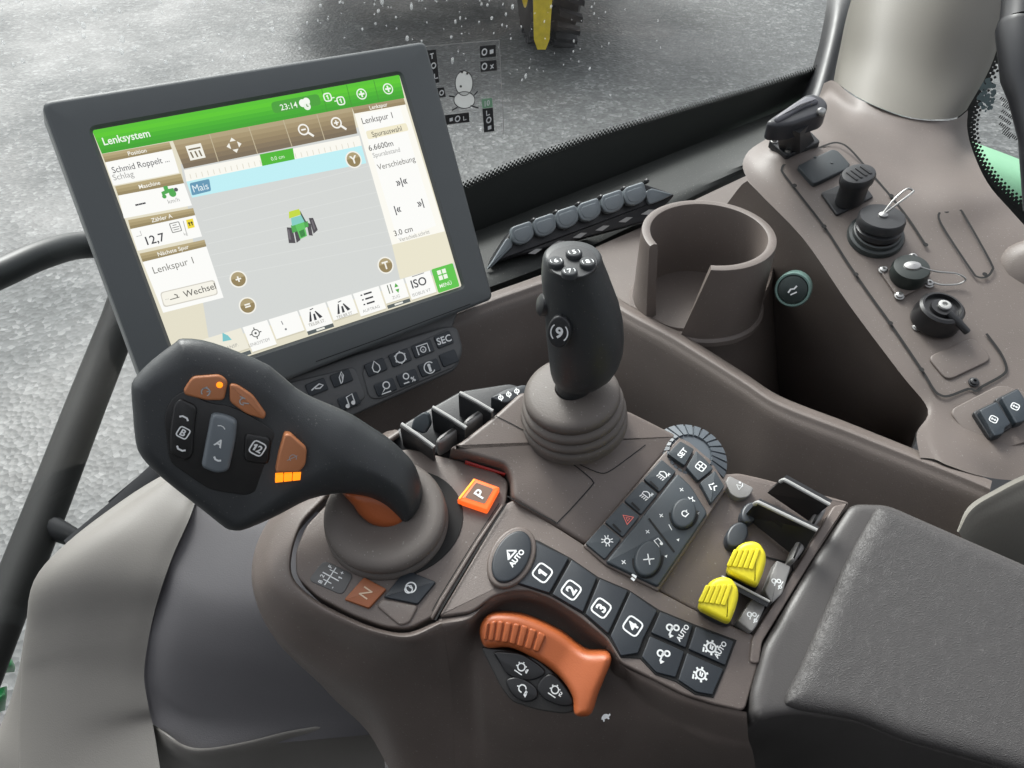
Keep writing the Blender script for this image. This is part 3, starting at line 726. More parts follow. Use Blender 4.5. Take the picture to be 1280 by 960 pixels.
m.build('panel_seam', SEAM, sc, fix=False)
m = MB(); q = pp(PP, [(1159, 446), (1217, 421), (1241, 449), (1184, 476)], .0015, .006)
prism(m, PP, q, 0, .0018, .001); m.build('blank_plate', TAUPE2, sc)
m = MB(); screw(m, PP.hit(1217, 478, .0008), PP.N, .0028); m.build('panel_screw', BLACK, sc)
m = MB(); ctr = D(1292, 345, .60); revolve(m, ctr, Vector((-.5, -.65, .55)), [(.030, -.03), (.0285, -.005), (.025, .003), (.016, .008), (0, .010)], 32)
screw(m, ctr+Vector((-.5, -.65, .55)).normalized()*.0095+Vector((0, 0, .008)), Vector((-.5, -.65, .55)), .002)
m.build('round_cap', TAUPE2, sc)

# cup holder
cz, rz = -.034, .032
cc = P(886, 290, rz)
R_ = (P(970, 290, rz)-P(802, 290, rz)).length/2
t = thing('cup_holder', 'round taupe cup holder with a slot cut in its near side, on the side console', 'cup holder', (cc.x, cc.y, cz))
m = MB()
def ang(u, v):
    p = P(u, v, rz)-cc; return math.degrees(math.atan2(p.y, p.x))
aL = ang(813, 306) % 360; aR = ang(889, 333) % 360
th = .0078; prof = [(R_, 0), (R_*1.0, .01), (R_*.995, rz-cz-.004), (R_*.985, rz-cz-.001), (R_-th*.5, rz-cz), (R_-th+.0008, rz-cz-.001), (R_-th, rz-cz-.005), (R_-th*1.1, .02), (R_-th*1.3, .0)]
base = Vector((cc.x, cc.y, cz)); n = 72; vs = []; fs = []; np_ = len(prof)
for i in range(n+1):
    f = i/n
    for (r, h) in prof:
        tt = h/(rz-cz)
        a0 = aR+(1-tt)*(-15); a1 = aL+(360 if aL < aR+180 else 0)+(1-tt)*10
        a = math.radians(a0+(a1-a0)*f); vs.append(base+Vector((r*math.cos(a), r*math.sin(a), h)))
for i in range(n):
    for j in range(np_-1): fs.append([i*np_+j, (i+1)*np_+j, (i+1)*np_+j+1, i*np_+j+1])
fs.append(list(range(np_))); fs.append([n*np_+j for j in range(np_)][::-1])
m.add(vs, fs); m.build('cup_wall', TAUPE2, t, sharp=50)
m = MB(); revolve(m, base, Vector((0, 0, 1)), [(R_+.003, -.004), (R_+.003, 0), (R_+.001, .002), (R_-th, .0015), (0, .001)], 48); m.build('cup_floor', TAUPE2, t)

m = MB()
bt_ = [P(u, v, -.036) for u, v in ((800, 398), (842, 416), (880, 416), (916, 407), (946, 388), (964, 356), (967, 330))]
bm_ = [p+Vector((.002, 0, -.012)) for p in bt_]; bb_ = [p+Vector((.05, -.01, -.20)) for p in bt_]
patch(m, [[p+Vector((-.012, .016, .001)) for p in bt_], bt_, bm_, bb_], 6, 5); m.build('bin_wall', TAUPE2, sc)

# 12 V socket in the tray wall
n_ = (r0[1]-r0[2]).cross(b2[2]-r0[2]).normalized()
if n_.dot(CAM-r0[2]) < 0: n_ = -n_
so = D(991, 362, .60); n_ = (Vector((-.35, -.75, .45))).normalized()
t = thing('round_socket', 'round dark power socket with a greenish ring in the tray wall beside the cup holder', 'socket', so)
m = MB(); revolve(m, so, n_, [(.0132, -.03), (.0132, 0), (.0124, .0015), (.0112, .0015), (.0108, 0)], 32); m.build('ring', mat('socket_ring', (.10, .17, .15), .3), t)
m = MB(); revolve(m, so, n_, [(.0108, -.001), (.0104, .0012), (.0085, .002), (0, .0024)], 32)
SPp = Plane(so+n_*.0026, n_, Vector((1, .1, .3))); Ink(m, SPp, None, .004, 0, 0, 1, (0, 0)).line([(-.9, -.3), (-.3, .2), (.3, .1), (.9, .5)], .3); Ink(m, SPp, None, .004, 0, 0, 1, (0, 0)).line([(-.6, -.8), (.6, -.6)], .25)
m.build('lid', [mat('socket_lid', (.012, .022, .02), .4), WHITE], t, fix=False)

# ---- connectors on the panel
# blank grey cover
m = MB(); q = pp(PP, [(996, 208), (1040, 187), (1047, 189), (1063, 206), (1060, 211), (1017, 231)], .0035, .003); prism(m, PP, q, 0, .0045, .001)
for (u, v) in ((1019, 196), (1040, 203)): prism(m, PP, ngon_c(*PP.loc(u, v, .005), .0012, n=8), .004, .005, .0003)
tag(m.build('blanking_cover', mat('cover_slate', (.035, .042, .046), .5, grain=.2)), 'flat dark grey rectangular cover at the top of the connector panel', 'cover')
# square socket
t = thing('square_connector', 'black square based connector with a slotted oval plug standing on the panel', 'connector', PP.hit(1059, 248))
m = MB(); prism(m, PP, pp(PP, [(1026, 241), (1073, 221), (1092, 246), (1046, 269)], .002, .002), 0, .0024, .0008); m.build('base', BLACK, t)
m = MB(); ctr = PP.hit(1062, 250, .002); axn = (PP.N*.8+Vector((0, 0, .6))).normalized(); top_ = ctr
r_ = 18*PP.px(1062, 240)
revolve(m, ctr, axn, [(r_*1.0, 0), (r_*1.0, .016), (r_*1.16, .019), (r_*1.2, .024), (r_*1.1, .0265), (r_*.9, .027), (0, .027)], 28, 0, PP.X, sx=1.1, sy=.8)
m.build('plug', BLACK, t)
m = MB(); TP_ = Plane(ctr+axn*.0272, axn, PP.X)
for k in range(4): prism(m, TP_, rnd([(-.0085+k*.0047, -.006), (-.0060+k*.0047, -.006), (-.0060+k*.0047, .006), (-.0085+k*.0047, .006)], .001), -.001, .0006, .0003)
m.build('slat', GLOSS, t)
# big round connector with wire loop
t = thing('capped_connector', 'large round black screw cap connector with a bent wire loop on its lid', 'connector', PP.hit(1095, 294))
m = MB(); ctr = PP.hit(1094, 296); r_ = 34*PP.px(1094, 296)
revolve(m, ctr, PP.N, [(r_, 0), (r_, .002), (r_*.96, .004), (r_*.86, .0045), (r_*.84, .008), (r_*.78, .0085)], 40)
for k in range(22):
    a = 2*math.pi*k/22; 
m.build('collar', mat('collar_grey', (.03, .036, .036), .4), t)
m = MB(); axn = (PP.N+Vector((0.05, .25, .3))).normalized(); c2 = ctr+PP.N*.006
revolve(m, c2, axn, [(r_*.80, 0), (r_*.80, .004), (r_*.72, .005), (r_*.74, .007), (r_*.82, .0075), (r_*.82, .0125), (r_*.77, .0145), (r_*.4, .015), (0, .015)], 40)
m.build('cap', BLACK, t)
m = MB(); pk = c2+axn*.0145; revolve(m, pk, axn, [(.0036, 0), (.0034, .0018), (.002, .003), (0, .0032)], 16)
e1 = PP.hit(1141, 238, .03); sd = (e1-pk).cross(axn).normalized()
tube(m, cr([pk+axn*.002-sd*.0006, pk.lerp(e1, .4)+axn*.004-sd*.0025, pk.lerp(e1, .85)+axn*.003-sd*.0028, e1, pk.lerp(e1, .85)+axn*.003+sd*.0028, pk.lerp(e1, .4)+axn*.004+sd*.0025, pk+axn*.002+sd*.0006], 5), .00075, 8)
m.build('wire_loop', STEEL, t)
# small cap on flange with wire
t = thing('flange_connector', 'small round black cap on a screwed square flange with a thin wire loop', 'connector', PP.hit(1133, 345))
m = MB(); prism(m, PP, pp(PP, [(1100, 341), (1143, 318), (1166, 352), (1123, 375)], .001, .004), 0, .0024, .0006); m.build('flange', TAUPE2, t)
m = MB(); c2 = PP.hit(1134, 347, .001); r_ = 22.5*PP.px(1134, 345); axn = (PP.N+Vector((0, .1, .15))).normalized()
revolve(m, c2, axn, [(r_*.95, 0), (r_, .003), (r_, .009), (r_*.93, .0115), (r_*.6, .0125), (0, .0125)], 32); m.build('cap', mat('cap_greenblack', (.014, .02, .018), .45), t)
for (u, v) in ((1104, 338), (1161, 355), (1124, 370), (1141, 322)):
    m = MB(); screw(m, PP.hit(u, v, .0014), PP.N, .0028); m.build('screw', STEEL, t)
m = MB(); pk = c2+axn*.0125; revolve(m, pk, axn, [(.0044, 0), (.004, .001), (.0015, .0018), (0, .002)], 16, sx=1.5)
tube(m, cr([pk+axn*.0015, PP.hit(1168, 339, .012), PP.hit(1195, 342, .009), PP.hit(1207, 349, .006), PP.hit(1198, 355, .003), PP.hit(1178, 356, .003), PP.hit(1166, 353, .003)], 6), .0007, 8)
m.build('wire_loop', STEEL, t)
# lever capped socket
t = thing('latch_connector', 'black round socket with a white ringed centre and short latch arm, lowest on the panel', 'connector', PP.hit(1170, 396))
m = MB(); c2 = PP.hit(1168, 401); r_ = 29*PP.px(1170, 396); axn = (PP.N+Vector((.1, .12, .2))).normalized()
revolve(m, c2, axn, [(r_, 0), (r_, .006), (r_*.92, .010), (r_*.92, .014), (r_*.82, .0155), (r_*.74, .0155), (r_*.70, .0125), (r_*.5, .0125), (r_*.46, .015), (0, .015)], 36); m.build('body', GLOSS, t)
m = MB(); pk = c2+axn*.015+PP.X*.001; revolve(m, pk, axn, [(.0042, 0), (.0044, .0018), (.0036, .0024), (.0022, .0024), (.0019, .0008), (0, .0008)], 20); m.build('centre_ring', RIM, t)
m = MB(); tube(m, [PP.hit(1186, 391, .017), PP.hit(1197, 402, .015), PP.hit(1209, 415, .010)], [.0024, .0028, .0026], 10); m.build('latch_arm', BLACK, t)
m = MB(); screw(m, PP.hit(1146, 409, .0006), PP.N, .0026); m.build('screw', STEEL, t)
# clamp at the top
t = thing('mount_clamp', 'black tilting clamp with grey lever on a screwed plate beside the pillar foot', 'clamp', pq(996, 178))
m = MB(); KP_ = Plane(PP.hit(996, 178, .004), Vector((-.1, -.3, .93)), Vector((.85, .45, .2)))
prism(m, KP_, pp(KP_, [(960, 176), (1008, 160), (1026, 178), (983, 196)], .002, .003), -.004, .003, .001); m.build('plate', BLACK, t)
m = MB(); loft(m, [[KP_.hit(u, v, .002) for u, v in ((974, 186), (1000, 192), (1018, 176), (992, 168))], [KP_.hit(u, v, .022) for u, v in ((972, 174), (1000, 178), (1012, 164), (984, 160))], [KP_.hit(u, v, .038) for u, v in ((968, 158), (1000, 166), (1016, 152), (986, 146))]], cap1=True)
m.build('stem', BLACK, t, sharp=50)
m = MB(); q = pp(KP_, [(958, 152), (966, 146), (990, 130), (1006, 119), (1016, 117), (1030, 122), (1036, 132), (1030, 142), (1012, 148), (990, 156), (972, 158), (962, 157)], .045, .006)
prism(m, KP_, q, .030, .046, .003); m.build('lever', mat('clamp_black', (.03, .031, .036), .35), t)
m = MB(); q = pp(KP_, [(967, 146), (992, 128), (1008, 119), (1017, 119), (1026, 125), (1004, 132), (984, 144), (972, 150)], .049, .004); prism(m, KP_, q, .044, .049, .0025); m.build('lever_pad', mat('clamp_grey', (.12, .12, .135), .4), t)
for (u, v) in ((968, 176), (985, 189)):
    m = MB(); screw(m, KP_.hit(u, v, .003), KP_.N, .0024); m.build('screw', STEEL, t)
m = MB(); revolve(m, KP_.hit(1027, 140, .047), Vector((.2, -.9, .3)), [(.0034, -.002), (.0034, .001), (.002, .002), (0, .002)], 14); m.build('pivot', STEEL, t)
# rockers
def rockers():
    for i, (u, v) in enumerate(((1241, 524), (1268, 508))):
        t = thing('rocker_switch', ('left of two slate blue rocker switches at the right edge, fully in view' if i == 0 else 'right of two slate blue rocker switches, nearest the right edge of the photo'), 'switch', RKP.hit(u, v), 'rocker switches on the side console')
        m = MB(); q = pp(RKP, [(u-26, v-8), (u+3, v-22), (u+25, v+10), (u-4, v+26)], .004, .002); prism(m, RKP, q, 0, .0055, .001)
        m.build('housing', BLACK, t)
        m = MB(); q = pp(RKP, [(u-17, v-11), (u+5, v-22), (u+23, v+6), (u+15, v+11), (u+14, v+18), (u+2, v+22), (u-2, v+15)], .010, .0016); prism(m, RKP, q, .003, .0105, .001)
        I = Ink(m, RKP, (u+1, v), 5.4*RKP.px(u, v), 25, .0107, 1); I.box(.8, .22, .5); I.line([(-.3, .3), (.3, .3)], .2); I.line([(-.3, -.3), (.3, -.3)], .2); I.line([(0, -.6), (0, .6)], .2)
        m.build('button', [mat('rocker_slate', (.022, .030, .038), .45, grain=.2), WHITE], t)
rockers()
# seat corner at right
m = MB()
patch(m, [[P(1196, 664, -.012), P(1210, 634, -.006), P(1240, 614, -.002), P(1295, 588, .0), P(1400, 560, .0)],
          [P(1200, 668, -.014), P(1217, 643, -.008), P(1248, 624, -.004), P(1303, 600, -.002), P(1410, 576, -.002)],
          [P(1206, 686, -.045), P(1226, 676, -.04), P(1264, 662, -.036), P(1322, 645, -.034), P(1430, 630, -.034)],
          [P(1206, 740, -.2), P(1232, 740, -.2), P(1275, 740, -.2), P(1335, 740, -.2), P(1440, 750, -.2)]], 5, 5)
tag(m.build('seat_corner', BEIGE), 'beige moulded corner at the right edge behind the leather armrest pad', 'seat trim')

# ================================================================== PALE MOULDING AT THE LEFT
lp = thing('door_moulding', 'large pale grey moulding with a recessed slate panel at the lower left', 'moulding', P(150, 900, -.3))
m = MB()
outer = [(228, 592, -.11), (206, 601, -.115), (160, 630, -.12), (92, 682, -.125), (50, 730, -.14), (40, 790, -.17), (36, 822, -.186), (34, 850, -.2), (32, 910, -.225), (32, 980, -.25), (30, 1060, -.28)]
inner = [(262, 600, -.105), (246, 622, -.11), (236, 650, -.113), (218, 690, -.123), (204, 728, -.134), (193, 765, -.15), (185, 802, -.166), (180, 845, -.185), (186, 885, -.20), (191, 905, -.209), (200, 960, -.22)]
rim0 = [D(*(lambda r: (r[0]-4, r[1]-1))(o), 1) for o in outer]
ro = [P(u-6, v-3, z-.012) for u, v, z in outer]; rp = [P(u, v, z) for u, v, z in outer]; ri = [P(u, v, z) for u, v, z in inner]
md = [a.lerp(b, .35)+Vector((0, 0, .008)) for a, b in zip(rp, ri)]; md2 = [a.lerp(b, .8)+Vector((0, 0, .004)) for a, b in zip(rp, ri)]
ro2 = [p+Vector((-.01, .01, -.05)) for p in ro]
patch(m, [ro2, ro, rp, md, md2, ri], 5, 5)
m.build('outer_shell', GREY, lp)
m = MB()
so_ = [(90, 690, -.13), (48, 735, -.15), (34, 780, -.18), (24, 840, -.22), (10, 890, -.25), (-10, 940, -.27), (-30, 1000, -.3)]
si_ = [(92, 686, -.131), (54, 728, -.147), (42, 790, -.178), (37, 850, -.208), (36, 910, -.232), (36, 980, -.258), (34, 1060, -.29)]
patch(m, [[P(u, v, z-.03) for u, v, z in so_], [P(u, v, z) for u, v, z in so_], [P(u, v, z-.004) for u, v, z in si_]], 5, 4); m.build('edge_shell', GREY, lp)
m = MB()  # recessed slate panel
c0 = ri[1:-1]
def sh(lst): return [P(u, v, z) for u, v, z in lst]
w1 = sh([(252, 626, -.112), (240, 652, -.117), (224, 692, -.127), (210, 718, -.134), (199, 764, -.152), (193, 802, -.167), (190, 845, -.187), (197, 884, -.204), (206, 914, -.2145)])
w2 = sh([(284, 640, -.116), (270, 662, -.120), (250, 715, -.132), (238, 752, -.142), (226, 800, -.161), (222, 846, -.183), (230, 882, -.201), (248, 905, -.212), (252, 940, -.223)])
w3 = sh([(350, 640, -.118), (352, 672, -.122), (340, 730, -.134), (334, 770, -.146), (330, 820, -.168), (330, 860, -.190), (340, 890, -.207), (348, 910, -.217), (346, 929, -.2245)])
w4 = sh([(480, 640, -.12), (490, 680, -.124), (490, 740, -.138), (490, 780, -.152), (490, 830, -.175), (490, 870, -.196), (490, 890, -.208), (490, 905, -.217), (490, 916, -.225)])
patch(m, [c0, w1, w2, w3, w4], 5, 5); m.build('inset_panel', INSET, lp)
m = MB()
s0 = sh([(172, 893, -.224), (207, 916, -.2095), (232, 932, -.214), (262, 935, -.216), (312, 926, -.217), (360, 914, -.217), (410, 905, -.217), (470, 888, -.217)])
s1 = sh([(170, 902, -.236), (206, 930, -.2185), (232, 946, -.223), (263, 949, -.226), (313, 940, -.227), (361, 928, -.227), (411, 919, -.227), (472, 903, -.227)])
s2 = sh([(150, 965, -.25), (196, 966, -.262), (232, 976, -.265), (266, 982, -.268), (318, 976, -.268), (366, 966, -.268), (416, 958, -.268), (480, 944, -.268)])
s3 = sh([(140, 1080, -.36), (195, 1080, -.36), (232, 1080, -.36), (266, 1080, -.36), (318, 1080, -.36), (366, 1080, -.36), (416, 1080, -.36), (490, 1080, -.36)])
si = [p+Vector((0, .004, -.010)) for p in s0]; si0 = [p+Vector((0, .05, -.012)) for p in s0]
patch(m, [si0, si, s0, s1, s2, s3], 5, 4); m.build('lower_shell', GREY, lp)

# cab floor and the cab body around the viewpoint
m = MB(); boxm(m, -.22, .8, -.9, .75, -.75, -.7); kind(m.build('cab_floor', mat('floor_mat_black', (.02, .02, .02), .8, var=.2)), 'structure')

# ================================================================== MONITOR
def sworld(x, y, z): return Vector((x, -y*s42+z*c42, -y*c42-z*s42))
SP = Plane(D(116, 164, .49), Vector((.487, -.672, .558)), Vector((.828, .558, -.051)))
mo = thing('monitor', 'large tilted touchscreen monitor in a grey frame showing a green and tan map page', 'monitor', SP.w(.1, -.2, -.04))
oq = [(50, 128), (531, 52), (616, 374), (200, 538)]; iq = [(115, 163), (499, 93.5), (577, 358), (229, 472)]
def ring4(q, r, n, h): return [SP.w(a, b, h) for a, b in rnd([SP.loc(u, v, h) for u, v in q], r, n)]
m = MB(); O_ = [SP.loc(u, v) for u, v in oq]; I_ = [SP.loc(u, v) for u, v in iq]
O_ = ccw(O_); I_ = ccw(I_)
def rg(q, r, h, d=0):
    p = rnd(q, r, 5); p = inset(p, d) if d else p
    return [SP.w(a, b, h) for a, b in p]
loft(m, [rg(O_, .006, -.030, .004), rg(O_, .006, -.028), rg(O_, .006, -.004)], 1, cap0=True)
loft(m, [rg(O_, .006, -.004), rg(O_, .006, .001, .0004), rg(O_, .006, .0022, .0016), rg(O_, .006, .0026, .003), rg(I_, .003, .0026, -.0022), rg(I_, .003, .0012, -.0008), rg(I_, .003, .0002)], 0)
pstroke(m, SP, [(395, 452), (470, 425), (540, 398), (588, 380)], 1.0, .0029, 2)
m.build('frame', [BEZEL, EDGE, SEAM], mo)
m = MB(); bc = SP.w(.12, -.085, -.03)
tube(m, [bc, bc+Vector((-.02, .03, -.01)), bc+Vector((-.02, .05, -.14)), bc+Vector((0, .05, -.30))], .016, 16); m.build('support_arm', BLACK, mo)
SM = []; SI = {}
def em(r, g, b, s=1.0):
    k = (r, g, b, s)
    if k not in SI: SI[k] = len(SM); SM.append(E_(*k))
    return SI[k]
m = MB(); lay = [.0005]
def nx(): lay[0] += .000012; return lay[0]
def fq(px, c):
    h = nx(); fill(m, SP, pp(SP, px, h), h, em(*c))
def fr_(px, c, r=2):
    h = nx(); fill(m, SP, rnd(pp(SP, px, h), r*SP.px(*px[0]), 3), h, em(*c))
def tx(s, u, v, hpx, c, bold=.0, sx=1.0):
    h = nx(); I = Ink(m, SP, (u, v), hpx*SP.px(u, v), 0, h, em(*c)); I.text(s, 0, 0, 1, bold, sx)
def ik(u, v, spx, c): return Ink(m, SP, (u, v), spx*SP.px(u, v), 0, nx(), em(*c))
def lerp2(p, q, t): return (p[0]+(q[0]-p[0])*t, p[1]+(q[1]-p[1])*t)
def grad(q, cols):      # the user interface's own shaded bars: strips between top and bottom edge
    k = len(cols)
    for i, c in enumerate(cols):
        fq([lerp2(q[0], q[3], i/k), lerp2(q[1], q[2], i/k), lerp2(q[1], q[2], (i+1)/k), lerp2(q[0], q[3], (i+1)/k)], c)
W_ = (252, 252, 248); BK = (40, 40, 44); GY = (150, 150, 146); TAN = (146, 128, 84)
fq(iq, (226, 220, 196))
fq([(226, 205), (492, 150), (570, 335), (262, 430)], (208, 211, 208))
# field lines on the map
for k in range(7):
    t_ = k/7
    h = nx(); pstroke(m, SP, [(250+t_*22, 262+t_*100), (470+t_*60, 205+t_*110)], .8, h, em(216, 219, 216))
grad([(115, 163), (499, 93.5), (505.5, 122.5), (127.4, 192.3)], [(70, 190, 20), (74, 196, 16), (66, 186, 18), (52, 172, 16), (44, 162, 16), (40, 154, 16)])
tx('Lenksystem', 158, 171.5, 9, (240, 250, 236), .014, .92)
for a, b in (((402, 111), (409, 140)), ((433, 106), (440, 134)), ((467, 100), (474, 128))): h = nx(); pstroke(m, SP, [a, b], .9, h, em(46, 140, 20))
fr_([(338, 128), (398, 117), (402, 131), (342, 142)], (52, 150, 30), 5)
tx('23:14', 361, 132.5, 7, (236, 246, 230), .01)
I = ik(381, 128.5, 6.5, (245, 250, 240)); I.disc(-.4, 0, .75); I = ik(381, 128.5, 6.5, (245, 250, 240)); I.disc(.4, .2, .7); I = ik(384, 133, 4.5, (235, 245, 230)); I.disc(0, 0, 1); I = ik(384, 133, 4.5, (60, 130, 30)); I.line([(0, .6), (0, 0), (.4, 0)], .3)
for (u, v) in ((409.5, 121.5), (426, 126)): I = ik(u, v, 4.6, (240, 248, 236)); I.box(1, .35, .7); I.text('1', 0, 0, 1.2, .02)
I = ik(418, 124, 4, (240, 248, 236)); I.line([(-1, .5), (.2, .5)], .3); I.line([(-.2, -.6), (1, -.6)], .3)
for (u, v) in ((452, 117.5), (485, 111)): I = ik(u, v, 6.4, (240, 248, 236)); I.circ(0, 0, .95, .22); I.line([(-.6, 0), (.6, 0)], .34); I.line([(0, -.6), (0, .6)], .34)
grad([(216, 176), (439.6, 134), (446.6, 166.7), (230, 211)], [(170, 152, 112), (158, 138, 98), (146, 126, 88), (134, 114, 80), (120, 102, 74), (108, 92, 68)])
for a, b in (((262, 168), (273, 202)), ((311, 159), (322, 192)), ((354, 150), (365, 183)), ((396, 143), (406, 175))): h = nx(); pstroke(m, SP, [a, b], 1.1, h, em(186, 172, 138))
I = ik(245, 189.7, 10, (244, 242, 230)); I.poly([(-1, -.9), (.9, -.9), (.9, .9), (-1, .9)])
I = ik(245, 189.7, 10, (110, 96, 70))
for x in (-.55, 0, .5): I.line([(x, -.65), (x-.1, .1)], .2)
I.line([(-.8, .4), (.7, .4)], .2)
I = ik(292.6, 181.5, 10, (244, 242, 230))
for an in range(4):
    a = math.radians(90*an); ca, sa = math.cos(a), math.sin(a)
    I.poly([(x*ca-y*sa, x*sa+y*ca) for x, y in ((.95, 0), (.5, .38), (.5, -.38))])
for (u, v, pl_) in ((381, 163, 0), (422, 154.5, 1)):
    I = ik(u, v, 8.5, (246, 244, 236)); I.circ(-.15, .15, .72, .22); I.line([(.38, -.38), (1.05, -1.05)], .32); I.line([(-.5, .15), (.2, .15)], .22)
    if pl_: I.line([(-.15, -.2), (-.15, .5)], .22)
fq([(230, 212.5), (449, 169.5), (452, 182), (233, 227)], (250, 248, 238))
for k in range(1, 30): 
    p = lerp2((230, 219), (449, 176), k/30); h = nx(); pstroke(m, SP, [p, (p[0]+1.6, p[1]+6)], .8, h, em(214, 208, 190))
fq([(324.5, 193), (366, 185), (368.5, 199.2), (328, 207.5)], (58, 176, 22)); tx('0.0 cm', 347, 197, 4.5, (225, 245, 215))
fq([(233, 227), (452, 182), (458, 204), (240, 247)], (186, 238, 244))
fr_([(237, 229), (261.5, 223.5), (264, 238.5), (240, 244.5)], (84, 140, 172), 2); tx('Mais', 250.5, 234, 8.5, (226, 242, 246), 0, .9)
# cards at left
def card(hq, bq, title):
    grad(hq, [(176, 158, 112), (160, 142, 96), (140, 122, 78)]); c = (sum(p[0] for p in hq)/4, sum(p[1] for p in hq)/4)
    tx(title, c[0], c[1], 4.8, (248, 246, 236), .012); fq(bq, W_)
card([(127.4, 192.7), (211.7, 177.5), (215, 186.5), (131.5, 203)], [(131.5, 203), (215, 186.5), (224, 216), (141.6, 232)], 'Position')
tx('Schmid Roppelt ...', 176, 205.5, 7.4, BK, 0, .88); tx('Schlag', 154, 219.5, 7, GY)
card([(143.7, 233), (226, 217), (230, 229), (147.7, 244.5)], [(147.7, 244.5), (230, 229), (240, 256.7), (155, 273)], 'Maschine')
tx('---', 175, 253.5, 9, BK, .03)
I = ik(210, 240, 8.5, (60, 160, 60)); I.disc(.55, -.35, .5); I.disc(-.7, -.5, .3); I.poly([(-.9, -.3), (.9, 0), (.9, .4), (.2, .4), (.2, .9), (-.4, .9), (-.4, .3), (-.9, .2)])
I = ik(220, 237, 3, (70, 70, 74)); I.disc(0, 0, .8); tx('km/h', 217, 250.6, 5, GY)
card([(160, 275), (241.4, 260), (244, 269), (163, 286.4)], [(163, 286.4), (244, 269), (252.6, 295.5), (172, 313.5)], 'Z\u00e4hler A')
tx('12,7', 194, 298.5, 10, BK, .012)
I = ik(219.5, 284, 7, (130, 130, 126)); I.box(.8, .16, .1); I.line([(-.6, 0), (.6, 0)], .14); I.line([(-.5, -.4), (.5, -.4)], .14); I.line([(-.4, .4), (.3, .4)], .14)
I = ik(173, 293, 4, (170, 170, 166)); I.line([(-.8, -.5), (.8, -.5), (.8, .9)], .2)
h = nx(); pstroke(m, SP, [(229, 276), (233, 291)], .9, h, em(170, 170, 166))
fq([(232.5, 275), (241, 273), (243.5, 284), (235, 286)], (238, 214, 30)); I = ik(238, 279.5, 4.5, (70, 64, 20)); I.disc(-.3, .2, .3); I.disc(.4, .2, .3); I.line([(-.3, -.6), (-.3, .1)], .3); I.line([(.4, -.6), (.4, .1)], .3)
tx('kg', 232, 292, 3.6, GY)
card([(174.4, 317), (255.6, 299.6), (258, 308), (178.4, 327.5)], [(178.4, 327.5), (258, 308), (279.5, 372), (204, 391)], 'N\u00e4chste Spur')
tx('Lenkspur 1', 216.5, 331.5, 8.4, (110, 108, 100), 0, .95)
fr_([(199.8, 365.6), (267.8, 349.4), (273, 368), (204.8, 384.5)], (206, 202, 190), 4); fr_([(201, 366.5), (267, 351), (271.6, 367), (205.8, 382.8)], (246, 243, 230), 4)
tx('Wechsel', 249.5, 362.6, 7.8, (70, 68, 62), .004); I = ik(218, 370.5, 6, (90, 88, 80)); I.line([(-1, -.4), (.9, -.4)], .18); I.line([(.1, .4), (.6, .1), (.5, -.3)], .24); tx('...', 208, 372, 5, GY)
# right column
grad([(439.6, 134), (504.5, 122.7), (507, 130.6), (443, 142)], [(156, 136, 96), (140, 120, 80)]); tx('Lenkspur', 473, 132.5, 4.6, (248, 246, 236), .012)
fq([(443, 142), (507, 130.6), (556, 289), (490, 306)], (252, 250, 240)); fq([(450, 143), (500, 134), (545, 282), (497, 300)], W_)
tx('Lenkspur 1', 471.5, 147.5, 7.4, (84, 82, 76), .004, .92)
fr_([(457, 164), (507.5, 153.5), (511, 163), (460, 174.5)], (240, 232, 200), 2.5); tx('Spurauswahl', 483.5, 164.2, 6.4, (84, 80, 66), .004, .9)
tx('6.6600m', 476, 182, 6.8, (70, 70, 66), .004); tx('Spurabstand', 483, 190.5, 5.6, GY, 0, .95); tx('Verschiebung', 495.5, 203.5, 6.8, (100, 98, 90), 0, .98)
for (u, v, st) in ((501.7, 226.5, '\u00bb|\u00ab'), (497, 261, '|\u00ab'), (525, 253.4, '\u00bb|')): tx(st, u, v, 8.4, (60, 60, 64), .02)
tx('3.0 cm', 504, 288.8, 6.8, (84, 82, 76), .006); tx('Verschieb.schritt', 518, 294.5, 4.8, GY, 0, .9)
fq([(490, 306), (556, 289), (567, 329), (500, 349)], (232, 226, 200))
# round map buttons
for (u, v, st) in ((442, 199.5, 'Y'), (298, 349, '+'), (309.5, 382, '='), (482, 331.6, 'T')):
    I = ik(u, v, 10.6, (244, 242, 232)); I.disc(0, 0, 1, 24); I = ik(u, v, 10.6, (136, 116, 70)); I.disc(0, 0, .84, 24)
    I = ik(u, v, 10.6, (166, 148, 104)); I.poly([(.84*math.cos(math.radians(a)), .84*math.sin(math.radians(a))) for a in range(10, 171, 16)])
    I = ik(u, v, 10.6, (246, 244, 234)); I.text(st, 0, 0, .85, .03)
# tractor picture on the map
u, v = 376, 283; k_ = 21
def ip(c, *ps):
    for p in ps: I = ik(u, v, k_, c); I.poly(p)
ip((58, 54, 58), [(-1, -.75), (-.62, -.85), (-.5, .05), (-.82, .15)], [(-.55, -.85), (-.28, -.75), (-.22, -.2), (-.45, -.05)], [(.3, -.62), (.52, -.7), (.62, .0), (.4, .15)], [(.6, -.6), (.92, -.45), (.88, .3), (.62, .35)])
ip((96, 90, 96), [(-.92, -.55), (-.8, -.6), (-.72, .0), (-.82, .02)], [(.7, -.4), (.8, -.35), (.8, .2), (.72, .2)])
ip((60, 160, 60), [(-.6, -.25), (.45, -.12), (.5, .2), (-.55, .2)])
ip((80, 190, 80), [(-.28, -.7), (.18, -.62), (.26, .3), (-.3, .3)]); ip((36, 120, 44), [(-.2, -.62), (.1, -.58), (.12, -.2), (-.2, -.25)])
ip((120, 200, 190), [(-.5, .15), (.3, .2), (.26, .62), (-.4, .6)]); ip((190, 214, 40), [(-.52, .6), (.3, .66), (.22, 1.0), (-.4, .98)])
ip((50, 70, 60), [(.3, .2), (.42, .1), (.26, .9), (.22, .66)])
